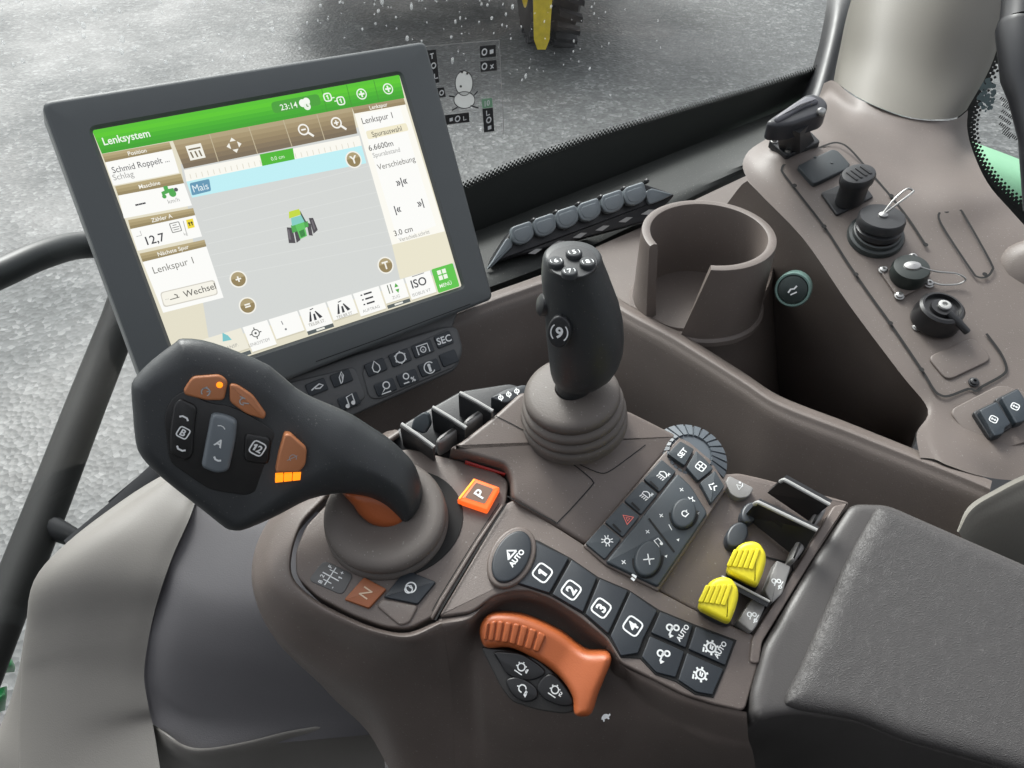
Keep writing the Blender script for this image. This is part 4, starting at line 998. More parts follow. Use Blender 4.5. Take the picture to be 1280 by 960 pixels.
# bottom row of tiles
tt = (240, 428.5); te = (567, 329); bb = (255, 463); be = (575.5, 357.5)
edges = [0, .19, .29, .405, .512, .612, .716, .81, .912, 1.0]
def T(x, y): return lerp2(lerp2(tt, te, x), lerp2(bb, be, x), y)
for i in range(len(edges)-1):
    a, b = edges[i]+.003, edges[i+1]-.003; dn = .97 if i % 2 else .80
    if i == 8: fr_([T(a, -.02), T(b, -.02), T(b, 1.0), T(a, 1.0)], (76, 190, 52), 2); continue
    fq([T(a, 0), T(b, 0), T(b, dn), T(a, dn)], W_ if i > 0 else (236, 232, 214)); fq([T(a, dn-.05), T(b, dn-.05), T(b, dn), T(a, dn)], (206, 200, 176))
for i in (0, 3, 6): fq([T(edges[i]+.003, .83), T(edges[i+1]-.003, .83), T(edges[i+1]-.003, .97), T(edges[i]+.003, .97)], (70, 78, 78)); fq([T((edges[i]+edges[i+1])/2-.016, .86), T((edges[i]+edges[i+1])/2+.016, .86), T((edges[i]+edges[i+1])/2+.016, .93), T((edges[i]+edges[i+1])/2-.016, .93)], (236, 236, 226))
I = ik(282, 421, 6.5, (110, 190, 196)); I.poly([(-.8, -.7), (.9, -.9), (.5, .1), (-.3, .9)]); tx('TRANSP.', 287, 434, 4, GY)
I = ik(319.5, 416.5, 7.5, (70, 72, 70)); I.circ(0, 0, .6, .16); I.disc(0, 0, .2); [I.line([(math.cos(a)*.6, math.sin(a)*.6), (math.cos(a), math.sin(a))], .18) for a in (0, 1.57, 3.14, 4.71)]; tx('LENKSYSTEM', 324, 428, 4, GY, 0, .8)
I = ik(355, 407, 7, (120, 122, 124)); I.disc(.1, -.7, .2); I.line([(-.1, .2), (-.2, .9)], .16)
for (u_, v_) in ((393, 393), (428, 383.5)):
    I = ik(u_, v_, 9.5, (36, 36, 40)); I.poly([(-.95, -.75), (-.6, -.75), (-.35, .5), (-.5, .5)]); I.poly([(-.25, -.75), (.1, -.75), (.1, .1), (-.15, .1)]); I.poly([(.5, -.7), (.95, -.6), (.3, .4), (.15, .35)]); I.line([(-.4, .72), (.1, .8)], .12)
    tx('TEILBR.ST.', u_+3, v_+10.5, 4, (130, 128, 118), 0, .85)
I = ik(459.5, 373, 8, (36, 36, 40))
for y in (.75, 0, -.75): I.line([(-.4, y), (.95, y)], .26); I.line([(-.95, y), (-.65, y)], .2)
tx('AUFTRAG', 464, 386, 3.6, GY)
I = ik(491, 361, 8, (80, 90, 70)); I.line([(-.7, .8), (-.7, -.6)], .16); I.line([(-.2, .8), (-.2, -.6)], .16); I = ik(493, 361, 7, (60, 160, 40)); I.poly([(.1, .2), (.5, .9), (.9, .2)]); I.poly([(.1, -.2), (.5, -.9), (.9, -.2)]); tx('ZUG', 495, 371, 3.6, GY)
tx('ISO', 523.5, 353, 10, (46, 46, 50), .014); tx('ISOBUS VT', 527, 365.5, 3.8, GY); h = nx(); pstroke(m, SP, [(515, 346), (530, 341)], .8, h, em(90, 90, 90))
I = ik(553, 343, 7.2, (240, 248, 232)); [I.poly([(x, y), (x+.75, y), (x+.75, y+.75), (x, y+.75)]) for x in (-.85, .1) for y in (-.85, .1)]; tx('MEN\u00dc', 557, 355.5, 4.4, (232, 246, 224), .01)
m.build('screen', SM, mo, fix=False, sharp=180)

# key panel below the monitor
KYP = Plane(SP.w(.15, -.2, -.004), Vector((.43, -.62, .66)), Vector((.83, .545, -.06)))
kp = thing('monitor_keypad', 'dark key panel with two rows of pictogram keys under the monitor', 'keypad', KYP.hit(500, 470))
m = MB()
prism(m, KYP, pp(KYP, [(300, 494), (443, 443), (556, 408), (572, 408), (580, 438), (571, 462), (470, 507), (330, 570)], .0, .006), -.03, 0, .002)
prism(m, KYP, pp(KYP, [(330, 470), (556, 385), (575, 385), (560, 425), (340, 510)], -.006, .006), -.03, -.006, .002)
prism(m, KYP, pp(KYP, [(452, 462), (560, 411), (571, 413), (577, 438), (570, 458), (476, 499), (462, 498)], .0012, .004), 0, .0012, .001)
prism(m, KYP, pp(KYP, [(345, 482), (444, 458), (458, 497), (380, 545)], .0012, .004), 0, .0012, .001)
m.build('panel', mat('key_panel_grey', (.085, .088, .09), .5, grain=.2), kp)
keys = [(470, 459, 0), (500.5, 447, 1), (528.7, 436, 2), (555, 424.5, 3), (482, 484, 4), (510, 472.5, 5), (537, 459.5, 6), (561.5, 447.6, 7), (396, 484, 8), (427, 472.5, 9), (406, 516, 10), (436.5, 501.5, 11)]
for (u, v, k) in keys:
    m = MB(); w_, h_ = 13.0, 8.2; r_ = Vector((.93, -.37)); d_ = Vector((.38, .93))
    c_ = Vector((u, v)); sc_ = .82 if k in (3, 7) else 1
    q = [tuple(c_+r_*w_*a*sc_+d_*h_*b) for a, b in ((-1, -1), (1, -1), (1, 1), (-1, 1))]
    prism(m, KYP, pp(KYP, q, .0022, .0015), .0008, .0024, .0006)
    I = Ink(m, KYP, (u, v), 8.4*KYP.px(u, v), 0, .0026, 1)
    if k == 0: I.line([(0, .95), (.55, .1), (.5, -.5), (0, -.8), (-.5, -.5), (-.55, .1)], .18, True)
    elif k == 1: I.circ(0, 0, .75, .2); [I.line([(math.cos(a)*.75, math.sin(a)*.75), (math.cos(a)*.98, math.sin(a)*.98)], .2) for a in (.4, 1.4, 2.6, 3.6, 4.6, 5.7)]
    elif k == 2: I.line([(-.9, -.7), (-.9, .6), (.9, .6), (.9, -.7)], .18); I.circ(0, -.1, .42, .16); I.text('n', 0, -.1, .4)
    elif k == 3: I.text('SEC', 0, 0, 1.0, .02)
    elif k == 4: I.circ(.2, .25, .5, .18); I.line([(-.2, -.2), (-.9, -.8), (.6, -.8)], .18)
    elif k == 5: I.circ(-.2, .35, .42, .18); I.line([(-.9, -.6), (0, -.6)], .18); I.text('%', .7, -.4, .7, .02)
    elif k == 6: I.circ(0, 0, .85, .16, a0=40, a1=320); I.line([(0, -.6), (0, .2)], .4); I.disc(0, .35, .25)
    elif k == 8: I.line([(-.9, -.2), (-.2, .1), (.5, .35), (1, 0), (.4, -.3), (-.3, -.1)], .2)
    elif k == 9: I.line([(-.35, -.8), (-.3, .2), (.3, .9), (.4, .3), (-.1, -.6)], .16, True); I.line([(0, -.4), (.2, .5)], .12)
    elif k == 10: I.circ(0, 0, .6, .2)
    elif k == 11: I.disc(-.45, -.6, .32); I.disc(.5, -.4, .32); I.line([(-.2, -.6), (-.2, .7), (.75, .9), (.75, -.4)], .18)
    m.build('key', [KEY, WHITE], kp)

# ================================================================== ARMREST CONSOLE
ac = thing('armrest_console', 'taupe control console carrying the levers, numbered keys and knobs', 'console', C(700, 700, -.10))
# gear lever plate and rounded nose
m = MB()
plate = [(470, 570), (432, 604), (408, 630), (382, 657), (369, 690), (370, 720), (396, 745), (442, 769), (480, 783), (510, 786), (546, 768), (632, 632), (636, 600), (612, 585), (560, 572), (510, 560)]
prism(m, CP, rnd(pp(CP, plate, .001), .004, 3), -.012, .001, .0012); m.build('lever_plate', TAUPE, ac)
m = MB()
R0 = [(500, 545), (470, 566), (430, 600), (404, 628), (378, 655), (365, 690), (366, 722), (393, 749), (440, 774), (479, 788), (512, 791), (549, 776)]
R1 = [(497, 538), (466, 560), (424, 594), (398, 622), (372, 650), (358, 688), (359, 726), (388, 756), (437, 782), (477, 796), (514, 800), (553, 784)]
R2 = [(490, 538), (455, 560), (414, 588), (384, 612), (351, 641), (331, 685), (333, 733), (366, 772), (422, 802), (470, 820), (514, 826), (560, 820)]
R3 = [(480, 545), (445, 566), (405, 592), (372, 618), (338, 652), (318, 695), (318, 745), (345, 800), (397, 842), (452, 866), (506, 880), (566, 880)]
R4 = [(490, 580), (450, 600), (420, 620), (395, 640), (368, 672), (348, 712), (348, 758), (372, 815), (412, 868), (460, 915), (505, 985), (570, 1000)]
hs_ = [[-.008]*12, [.0005]*12, [.0015]*12, [-.008]*7+[-.012, -.018, -.02, -.022, -.022], [-.032]*7+[-.04, -.05, -.055, -.06, -.062], [-.10]*7+[-.10, -.11, -.12, -.13, -.13]]
patch(m, [[C(u, v, h) for (u, v), h in zip(R, hh)] for R, hh in zip((R0, R0, R1, R2, R3, R4), hs_)], 5, 6)
m.build('nose', TAUPE, ac)
# main frame with keys
m = MB()
frame_px = [(631, 630), (642, 624), (735, 684), (756, 706), (823, 738), (868, 762), (951, 797), (948, 830), (931, 889), (893, 880), (855, 868), (819, 850), (776, 828), (760, 800), (726, 772), (691, 749), (663, 738), (640, 738), (616, 745), (590, 765), (548, 771)]
prism(m, CP, rnd(pp(CP, frame_px, .0015), .003, 3), -.03, .0015, .0012); m.build('key_frame', TAUPE, ac)
m = MB()
c0 = [(548, 774), (590, 767), (616, 747), (640, 740), (663, 740), (691, 751), (726, 774), (760, 802), (776, 830), (819, 852), (855, 870), (893, 882), (933, 890)]
c1 = [(553, 785), (586, 778), (606, 760), (635, 748), (665, 748), (697, 760), (732, 784), (764, 812), (790, 846), (826, 868), (856, 882), (893, 893), (934, 902)]
c2 = [(560, 821), (584, 806), (598, 793), (622, 774), (660, 769), (700, 784), (735, 808), (770, 835), (800, 868), (835, 893), (862, 905), (898, 917), (936, 925)]
c3 = [(566, 881), (590, 874), (605, 872), (640, 872), (690, 880), (735, 884), (765, 890), (800, 905), (832, 918), (855, 925), (875, 933), (905, 942), (942, 945)]
c4 = [(570, 1001), (595, 995), (620, 990), (650, 990), (700, 990), (740, 990), (770, 990), (800, 990), (835, 990), (860, 990), (880, 990), (910, 1000), (950, 1000)]
hn = [[-.0005]*13, [.0008, -.002, -.004]+[-.005]*10, [-.022]*13, [-.062, -.058, -.048]+[-.040]*10, [-.13, -.128, -.124]+[-.12]*10]
patch(m, [[C(u, v, h) for (u, v), h in zip(R, hh)] for R, hh in zip((c0, c1, c2, c3, c4), hn)], 5, 6); m.build('near_side', TAUPE, ac)
# long seam between plate and frame
m = MB(); pstroke(m, CP, [(633, 630), (600, 681), (560, 747), (544, 775)], 2.0, .0031, 0, smooth=4); pstroke(m, CP, [(624, 629), (592, 678), (551, 744), (540, 764)], 1.2, .0022, 0, smooth=4); m.build('seam', SEAM, ac, fix=False)
m = MB(); q = [(627, 630), (630, 632), (597, 682), (555, 750), (541, 774), (538, 772), (550, 748), (594, 678)]; prism(m, CP, pp(CP, q, .002), 0, .0026, .0008); m.build('seam_rib', TAUPE, ac)

# joystick block
ndir = (C(690, 655)-C(600, 550)).normalized()
BLP = Plane(C(690, 655, .003), CP.N+ndir*.17, CP.X)
m = MB()
blk = [(560, 560), (577, 551), (618, 519), (652, 488), (700, 498), (785, 512), (851, 545), (829, 571), (736, 683), (641, 623), (640, 596), (632, 581)]
prism(m, BLP, rnd(pp(BLP, blk, 0), .004, 4), -.022, 0, .0028); m.build('joystick_block', TAUPE, ac)
m = MB()
pstroke(m, BLP, [(634, 620), (690, 650), (700, 650), (739, 608), (741, 602), (736, 596), (716, 580), (702, 573)], 1.5, .0003, 0, smooth=3)
pstroke(m, BLP, [(717, 577), (746, 590), (760, 590), (782, 575), (807, 556)], 1.2, .0003, 0, smooth=3)
pstroke(m, BLP, [(620, 520), (640, 530), (664, 543)], 1.2, .0003, 0)
m.build('lid_seam', SEAM, ac, fix=False)
# slot under the overhang, reflected park key glow painted as red
m = MB(); e0, e1 = BLP.hit(581, 575, -.008), BLP.hit(631, 591, -.008)
nn = ((C(600, 625)-C(590, 570)).normalized()); off = nn*.0012
slab(m, [e0+off, e1+off, e1+off-BLP.N*.008, e0+off-BLP.N*.008], -.001); m.build('glow_tinted_slot', REDL, ac)
# P key
m = MB(); q = pp(CP, [(571, 625), (592, 597), (625, 609), (609, 638)], .006, .001)
prism(m, CP, q, 0, .006, .001, 1); i2 = pp(CP, [(581, 622), (595, 603), (617, 611), (606, 630)], .0063, .001)
fill(m, CP, i2, .0063, 0)
i3 = pp(CP, [(571, 625), (592, 597), (596, 599), (577, 627)], .0064); 
pstroke(m, CP, [(574, 623), (593, 599)], 2.5, .0064, 3)
Ink(m, CP, (600, 617), 6.6*CP.px(600, 617), 0, .0066, 2, ).text('P', 0, 0, 2.0, .02)
m.build('park_key', [mat('park_face', (.16, .09, .06), .45), GLOW, WHITE, GLOWY], ac, label='park key glowing orange round its rim')
# plate decals and keys at the nose
m = MB(); q = pp(CP, [(385, 725), (405, 700), (442, 718), (428, 744)], .0016, .003); prism(m, CP, q, .0005, .0016, .0003)
I = Ink(m, CP, (414, 721), 14*CP.px(414, 721), 6, .0018, 1)
I.line([(-.9, .1), (.9, .1)], .10); I.line([(0, -.8), (0, .9)], .10); I.line([(-.5, -.35), (-.5, .5)], .08); I.line([(.5, -.35), (.5, .5)], .08)
for (x, y, s_) in ((-.8, .6, 'B'), (.75, .6, 'F'), (-.75, -.6, '-'), (.75, -.65, '+'), (.3, -.75, '1'), (-.3, .75, '2')): I.text(s_, x, y, .36, .02)
m.build('shift_pattern_plate', [mat('decal_grey', (.085, .085, .085), .35), WHITE], ac)
m = MB(); q = pp(CP, [(430, 749), (455, 721), (483, 736), (461, 760)], .003, .001); prism(m, CP, q, 0, .003, .0006); Ink(m, CP, (457, 741), 7.2*CP.px(457, 741), 0, .0032, 1).text('N', 0, 0, 1.8, .0); m.build('neutral_key', [NOR, mat('tan_print', (.55, .42, .3), .6)], ac)
m = MB(); q = pp(CP, [(479, 746), (507, 712), (545, 727), (522, 755)], .003, .001); prism(m, CP, q, 0, .003, .0006); I = Ink(m, CP, (513, 735), 8.5*CP.px(513, 735), 0, .0032, 1); I.circ(.1, 0, .75, .2); I.circ(-.3, .1, .55, .16); I.text('P', .2, 0, .6, .02); m.build('lock_key', [KEY, WHITE], ac)
m = MB(); q = pp(CP, [(470, 757), (478, 748), (523, 757), (512, 778), (500, 782)], .0024, .002); prism(m, CP, q, 0, .0024, .001); m.build('blank_key', TAUPE, ac)

# numbered key strip
ks = thing('key_strip', 'curved blue-black strip with keys 1 to 4, pictogram keys and an oval AUTO key', 'keypad', C(780, 770, 0))
m = MB(); prism(m, CP, pp(CP, [(662, 672), (674, 676), (713, 697), (748, 721), (786, 737), (824, 762), (868, 780), (921, 800), (908, 834), (892, 872), (869, 868), (845, 852), (819, 843), (800, 823), (776, 822), (760, 796), (729, 768), (688, 744), (640, 728)], .0022), .001, .0022, .0003); m.build('backing', SEAM, ks)
kq = [[(664, 673), (712, 697), (687, 742), (640, 727)], [(714.5, 698.5), (747, 721.5), (729, 766), (689.5, 743)], [(749.5, 722.5), (786, 738), (760.5, 793), (731, 767.5)], [(788, 738.5), (822.5, 763), (805, 798), (798, 817), (776, 820.5), (762.5, 794.5)],
      [(825, 763.5), (867, 781), (857.5, 810.5), (813, 791)], [(869.5, 782), (918.5, 801), (907, 832.5), (860, 811.5)], [(812, 794), (856.5, 814), (845, 847.5), (820, 841), (801.5, 821)], [(858.5, 815), (905.5, 836), (891, 869.5), (870, 865.5), (847, 850)]]
ic = [(678, 716), (714, 737.5), (751.5, 760), (791, 782.5), (846, 787), (893, 808), (830, 821), (876, 843)]
for k, (q, (u, v)) in enumerate(zip(kq, ic)):
    m = MB(); hh = .0036 if k < 6 else .0033
    p = inset(ccw(pp(CP, q, hh)), .0003); prism(m, CP, rnd(p, .0006, 2), .001, hh, .0005)
    I = Ink(m, CP, (u, v), 10.5*CP.px(u, v), -4, hh+.0002, 1)
    if k < 4: I.box(.95, .2, .5); I.text('1234'[k], 0, 0, 1.15, .035)
    elif k in (4, 6):
        ox = .25 if k == 4 else 0
        I.circ(.1-ox*1.6, .55+ox, .35, .2); I.circ(.55-ox*1.6, -.1+ox, .3, .2); I.line([(-.75-ox*1.6, .1+ox), (.3-ox*1.6, .35+ox)], .2); I.line([(.6-ox*1.6, .1+ox), (.2-ox*1.6, .35+ox)], .2); I.poly([(-.95-ox*1.6, -.1+ox), (-.45-ox*1.6, -.35+ox), (-.55-ox*1.6, .3+ox)])
        if k == 4: I.text('AUTO', .1, -.75, .55, .03)
    else:
        ox = .25 if k == 5 else 0
        I.circ(-ox*1.4, ox, .55, .2); [I.line([(-ox*1.4+math.cos(a)*.55, ox+math.sin(a)*.55), (-ox*1.4+math.cos(a)*.9, ox+math.sin(a)*.9)], .24) for a in (.3, 1.1, 1.9, 2.8, 3.7, 4.6, 5.5)]
        I.line([(-ox*1.4-.2, ox), (-ox*1.4+.3, ox+.2)], .18); I.line([(-ox*1.4-.2, ox-.2), (-ox*1.4+.3, ox-.1)], .18); I.line([(-1-ox*1.4, .5+ox), (-.5-ox*1.4, .7+ox)], .2)
        if k == 5: I.text('AUTO', .1, -.75, .55, .03)
    m.build('key', [KEY, WHITE], ks)
# oval key
def oval_px(cu, cv, a, b, rot, n=40):
    r = math.radians(rot); return [(cu+a*math.cos(t)*math.cos(r)+b*math.sin(t)*math.sin(r), cv-a*math.cos(t)*math.sin(r)+b*math.sin(t)*math.cos(r)) for t in (2*math.pi*i/n for i in range(n))]
m = MB(); q = pp(CP, oval_px(639.5, 696, 41, 27.5, 62), .005); prism(m, CP, q, .0, .0052, .0014); prism(m, CP, inset(ccw(q), .0022), .0046, .0058, .0006); m.build('oval_ring', TAUPE, ks)
m = MB(); q = pp(CP, oval_px(639.5, 695.5, 35, 21.5, 62), .0064); prism(m, CP, q, .005, .0066, .0012)
I = Ink(m, CP, (641, 694), 10*CP.px(641, 694), -4, .0068, 1); I.poly([(-.9, .1), (.0, .95), (-.1, .4), (-.35, .1)]); I.line([(0, .95), (.75, .0)], .2); I.line([(-.8, .1), (.75, 0)], .2); I.text('AUTO', 0, -.6, .62, .04)
m.build('oval_key', [KEY, WHITE], ks)

# throttle lever
TP = Plane(C(690, 815, -.010), Vector((-.10, -.60, .79)), Vector((.85, -.45, -.3)))
th_ = thing('throttle_lever', 'orange ribbed hand throttle with three black pictogram keys in its hub', 'lever', TP.hit(665, 850))
m = MB()
tl_ = [(598.5, 788), (602, 777), (610, 769), (624, 767), (648, 769), (676, 779), (702.5, 793), (722, 808), (736, 815), (757, 814.5), (764, 823), (756, 845), (747.5, 866), (740, 889), (729, 893.5), (718, 890), (716, 871), (703, 851), (681, 832), (658, 819), (635, 810), (609, 811), (601, 803)]
tp = pp(TP, tl_, .004, 0, 4, 3)
ae, be_ = TP.loc(760, 840, .005), TP.loc(700, 820, .005)
def twarp(a, b):
    t = max(0, min(1, (a-be_[0])/(ae[0]-be_[0]))); return .007*t*t*(3-2*t)
pillow(m, TP, tp, .0015, lambda a, b: .0042, .012, .001, 0, H=.0045, warp=twarp)
gr = [((606, 778), (603, 801)), ((613, 774), (609, 803)), ((622, 773), (617, 804)), ((631, 774), (625.6, 805)), ((641.6, 776), (635, 806)), ((652, 777.5), (644, 809)), ((662, 781.6), (653.8, 812)), ((673, 786), (664, 815)), ((684.7, 792), (673.4, 818))]
for (a, b), (c, d) in zip(gr[:-1], gr[1:]):
    f = .10
    q = [lerp2(lerp2(a, b, .09), lerp2(c, d, .09), f), lerp2(lerp2(a, b, .09), lerp2(c, d, .09), 1-f), lerp2(lerp2(a, b, .93), lerp2(c, d, .93), 1-f), lerp2(lerp2(a, b, .93), lerp2(c, d, .93), f)]
    prism(m, TP, rnd(pp(TP, q, .006), .0012, 3), .003, .0066, .0009)
m.build('handle', ORANGE, th_, sharp=50)
m = MB(); prism(m, TP, pp(TP, [(600, 808), (640, 814), (672, 824), (700, 848), (716, 872), (719, 890), (705, 893), (672, 888), (640, 878), (626, 860)], .001, .003), -.014, .001, .001); m.build('hub', mat('hub_dark', (.03, .029, .028), .4, grain=.15), th_)
bq = [([(616, 815), (640, 815), (658, 820), (683, 840), (664, 852), (636, 846), (624, 830)], (651, 835)), ([(631, 852), (640, 846), (652, 847), (670, 859), (672, 873), (658, 879), (641, 871)], (652.5, 861.5)), ([(671, 856), (688, 841), (709, 860), (718, 880), (702, 884), (677, 873)], (693, 863.5))]
for k, (q, (u, v)) in enumerate(bq):
    m = MB(); p = pp(TP, q, .003, .002, 3, 3); prism(m, TP, inset(ccw(p), .0003), 0, .003, .001)
    I = Ink(m, TP, (u, v), 9*TP.px(u, v), 0, .0032, 1)
    if k != 1: I.circ(0, .15, .5, .17); [I.line([(math.cos(a)*.5, .15+math.sin(a)*.5), (math.cos(a)*.75, .15+math.sin(a)*.75)], .18) for a in (.6, 1.6, 2.6, 3.4)]; I.line([(-.6, -.7), (.6, -.7)], .14); I.line([(.75, .1), (.95, -.2)], .14); I.text('1' if k == 0 else '2', .95, .1, .6, .02)
    else: I.circ(0, .1, .5, .17, a0=20, a1=290); I.line([(-.8, 0), (-.5, .1)], .18); I.poly([(.5, -.5), (.9, -.1), (.95, -.7)]); I.text('R', .75, -.1, .5, .03)
    m.build('key', [GLOSS, WHITE], th_)
m = MB(); hp = Plane(C(591, 766, -.006), Vector((-.1, -.6, .79)), Vector((.85, .3, -.1))); I = Ink(m, hp, (591, 766), 6.5*hp.px(591, 766), 0, .004, 0)
I.poly([(-.6, -.7), (.5, -.7), (.7, -.1), (.2, .2), (.5, .9), (.2, .95), (-.05, .3), (-.2, .95), (-.45, .8), (-.35, .1), (-.7, -.1)])
m.build('hare_symbol', WHITE, ac, fix=False)
m = MB(); hp = Plane(C(757, 896, -.022), Vector((-.1, -.6, .79)), Vector((.85, .3, -.1))); I = Ink(m, hp, (757, 896), 7*hp.px(757, 896), 15, .006, 0)
I.poly([(-.9, -.1), (-.6, .3), (-.1, .5), (.4, .35), (.6, .1), (.95, .2), (.9, -.15), (.5, -.25), (.45, -.6), (.2, -.6), (.1, -.3), (-.4, -.3), (-.5, -.6), (-.75, -.55), (-.65, -.25)])
m.build('tortoise_symbol', WHITE, ac, fix=False)

# ---- soft keypad with two round rockers
kpd = thing('soft_keypad', 'slate soft keypad with two round rocker pads and lamp symbols beside the joystick', 'keypad', C(800, 650, 0))
m = MB(); prism(m, CP, pp(CP, [(729, 682), (826, 570), (849, 546), (862, 552), (888, 574), (910, 608), (889, 640), (823, 739), (757, 706)], .003, .001), -.01, .003, .001); m.build('bezel', TAUPE, kpd)
m = MB(); prism(m, CP, pp(CP, [(757, 702), (847, 591), (864, 607), (885, 641), (823, 733)], .0055, .002), .001, .0055, .0012)
m.build('main_pad', KEYP, kpd)
lk = [(731, 680), (828, 573), (846, 588), (755, 700)]
for k in range(4):
    a, b = k/4+.01, (k+1)/4-.01
    q = [lerp2(lk[0], lk[1], a), lerp2(lk[0], lk[1], b), lerp2(lk[3], lk[2], b), lerp2(lk[3], lk[2], a)]
    m = MB(); prism(m, CP, pp(CP, q, .005, .0009), .001, .005, .0004)
    u, v = ((759, 676), (784, 648), (808, 618), (829, 593))[k]; I = Ink(m, CP, (u, v), 8*CP.px(u, v), -8, .0052, 1)
    if k == 1: I.line([(-.8, -.6), (0, .8), (.8, -.6)], .22, True); I.line([(-.3, -.3), (0, .25), (.3, -.3)], .16, True)
    elif k == 0: I.circ(0, 0, .4, .2); [I.line([(math.cos(a)*.55, math.sin(a)*.55), (math.cos(a)*.95, math.sin(a)*.95)], .15) for a in (.5, 1.1, 2, 2.6, 3.6, 4.2, 5.2, 5.8)]
    else: I.line([(-.3, -.6), (-.3, .6), (.1, .6), (.45, .2), (.45, -.2), (.1, -.6)], .18, True); [I.line([(-.5, y), (-.95, y+.1)], .15) for y in (.5, .15, -.2, -.55)]; I.line([(.3, -.5), (.8, -.8)], .15); I.line([(.3, -.8), (.8, -.5)], .15)
    m.build('key', [KEYP, REDP if k == 1 else WHITE], kpd)
m = MB()
for (u, v) in ((770, 659), (793.5, 632), (816.5, 605.5)): stroke(m, CP, [CP.loc(u-4, v-4, .0058), CP.loc(u+6, v+6, .0058)], .0012, .0058, 0)
stroke(m, CP, [CP.loc(811, 648, .0058), CP.loc(843, 690, .0058)], .0011, .0058, 0)
m.build('divider', SEAM, kpd, fix=False)
for (u, v, a, b, k) in ((855, 641, 19, 15.5, 0), (810, 698, 22.5, 16.5, 1)):
    m = MB(); q = pp(CP, oval_px(u, v, a, b, 78), .008); prism(m, CP, q, .003, .0085, .0014)
    pstroke(m, CP, oval_px(u, v, a+1.5, b+1.5, 78)[8:30], 3.2, .0057, 2)
    pl2 = CP; I = Ink(m, CP, (u+1, v+1), 7*CP.px(u, v), -6, .0087, 1)
    if k == 0: I.circ(0, 0, .5, .2, a0=-30, a1=230); I.line([(-.5, -.4), (.5, -.5)], .2); I.poly([(.4, .3), (.9, .1), (.3, -.2)])
    else: I.line([(-.7, -.7), (.7, .7)], .2); I.line([(.7, -.7), (-.7, .7)], .2); I.line([(0, -.3), (0, .3)], .3)
    m.build('rocker_pad', [KEYP, WHITE, SEAM], kpd)
m = MB()
for (u, v, s_, c) in ((852, 612, '+', 7), (826.6, 644.4, '+', 7), (809.5, 664.6, '+', 7), (779.6, 702.6, '+', 8), (873, 641.5, '-', 6), (838, 659, '/', 7), (848, 674.5, '-', 6), (833, 695, '-', 6)):
    I = Ink(m, CP, (u, v), c*.5*CP.px(u, v), -6, .0057, 0)
    if s_ == '+': I.line([(-.8, 0), (.8, 0)], .3); I.line([(0, -.8), (0, .8)], .3)
    elif s_ == '/': I.line([(-.6, -1), (.5, 1)], .26)
    else: I.poly([(-.6, -.5), (.7, 0), (-.5, .6)])
I = Ink(m, CP, (864, 625), 5.5*CP.px(864, 625), -6, .0057, 0); I.circ(0, 0, .4, .2); [I.line([(math.cos(a)*.4, math.sin(a)*.4), (math.cos(a)*.9, math.sin(a)*.9)], .28) for a in (.2, 1.4, 2.7, 3.9, 5.1)]
I = Ink(m, CP, (822, 679), 6.5*CP.px(822, 679), -6, .0057, 0); I.disc(-.6, -.4, .3); I.disc(.4, -.6, .3); I.line([(-.35, -.4), (.0, .8), (.9, .5), (.6, -.6)], .2)
I = Ink(m, CP, (792, 721), 5*CP.px(792, 721), -6, .0057, 0); I.poly([(-.9, -.7), (-.3, -.7), (-.3, .3), (-.9, .3)]); I.poly([(.0, -.7), (.7, -.5), (.5, .6), (0, .7)])
m.build('print', WHITE, kpd, fix=False)
# upper arc keys
aq = [[(834, 567), (851, 551), (870, 562), (862, 585)], [(863, 585), (871, 563), (886, 577), (896, 592), (877, 605)], [(878, 606), (897, 593), (906, 608), (890, 630)]]
ai = [(854, 567), (877, 585), (893.5, 610)]
aq = [[(833, 567), (850, 550), (869, 561), (856, 583)], [(857, 584), (870, 562), (884, 575), (893, 586), (873, 602)], [(874, 603), (894, 587), (907, 608), (889, 631)]]
for k in range(3):
    m = MB(); prism(m, CP, inset(ccw(pp(CP, aq[k], .0065, .0014)), .0004), .002, .0065, .0004); u, v = ai[k]; u2 = [(853, 566), (876, 583), (891, 608)][k]
    I = Ink(m, CP, u2, 7*CP.px(u, v), -8, .0067, 1)
    if k == 0: I.text('SET', 0, 0, .9, .03)
    elif k == 1: I.box(.75, .2, .3); I.line([(-.6, 0), (.6, 0)], .2); I.line([(0, -.6), (0, .6)], .2)
    else: I.line([(-.7, -.2), (-.2, .7), (.3, .3), (.7, .2)], .24); I.line([(-.5, -.7), (.1, -.2), (.6, -.5)], .24)
    m.build('arc_key', [KEYP, WHITE], kpd)
# dial behind the arc keys
dl = thing('ribbed_dial', 'slate ribbed thumb dial behind the keypad', 'dial', C(862, 578, 0))
m = MB(); dc = C(860, 574, -.004); R_d = .0232; ax_ = CP.N
revolve(m, dc, ax_, [(R_d*1.0, -.02), (R_d*1.0, -.004), (R_d*.94, .0005), (R_d*.50, .0066), (0, .0068)], 48)
for k in range(26):
    a = 2*math.pi*k/26; x, y, z = frame(ax_); dr = x*math.cos(a)+y*math.sin(a); tg = -x*math.sin(a)+y*math.cos(a); w_ = .0026
    sec = [(1.0, -.015), (1.0, -.004), (.95, .001), (.52, .0072)]
    rings_ = []
    for f, h in sec: rings_.append([dc+dr*R_d*f*.98+tg*w_*f*-1+z*(h-.001), dc+dr*R_d*(f+.014)+tg*w_*f*-.82+z*(h+.0006), dc+dr*R_d*(f+.014)+tg*w_*f*.82+z*(h+.0006), dc+dr*R_d*f*.98+tg*w_*f+z*(h-.001)])
    loft(m, rings_, 0, cap1=True)
m.build('wheel', RIBM, dl, sharp=25)
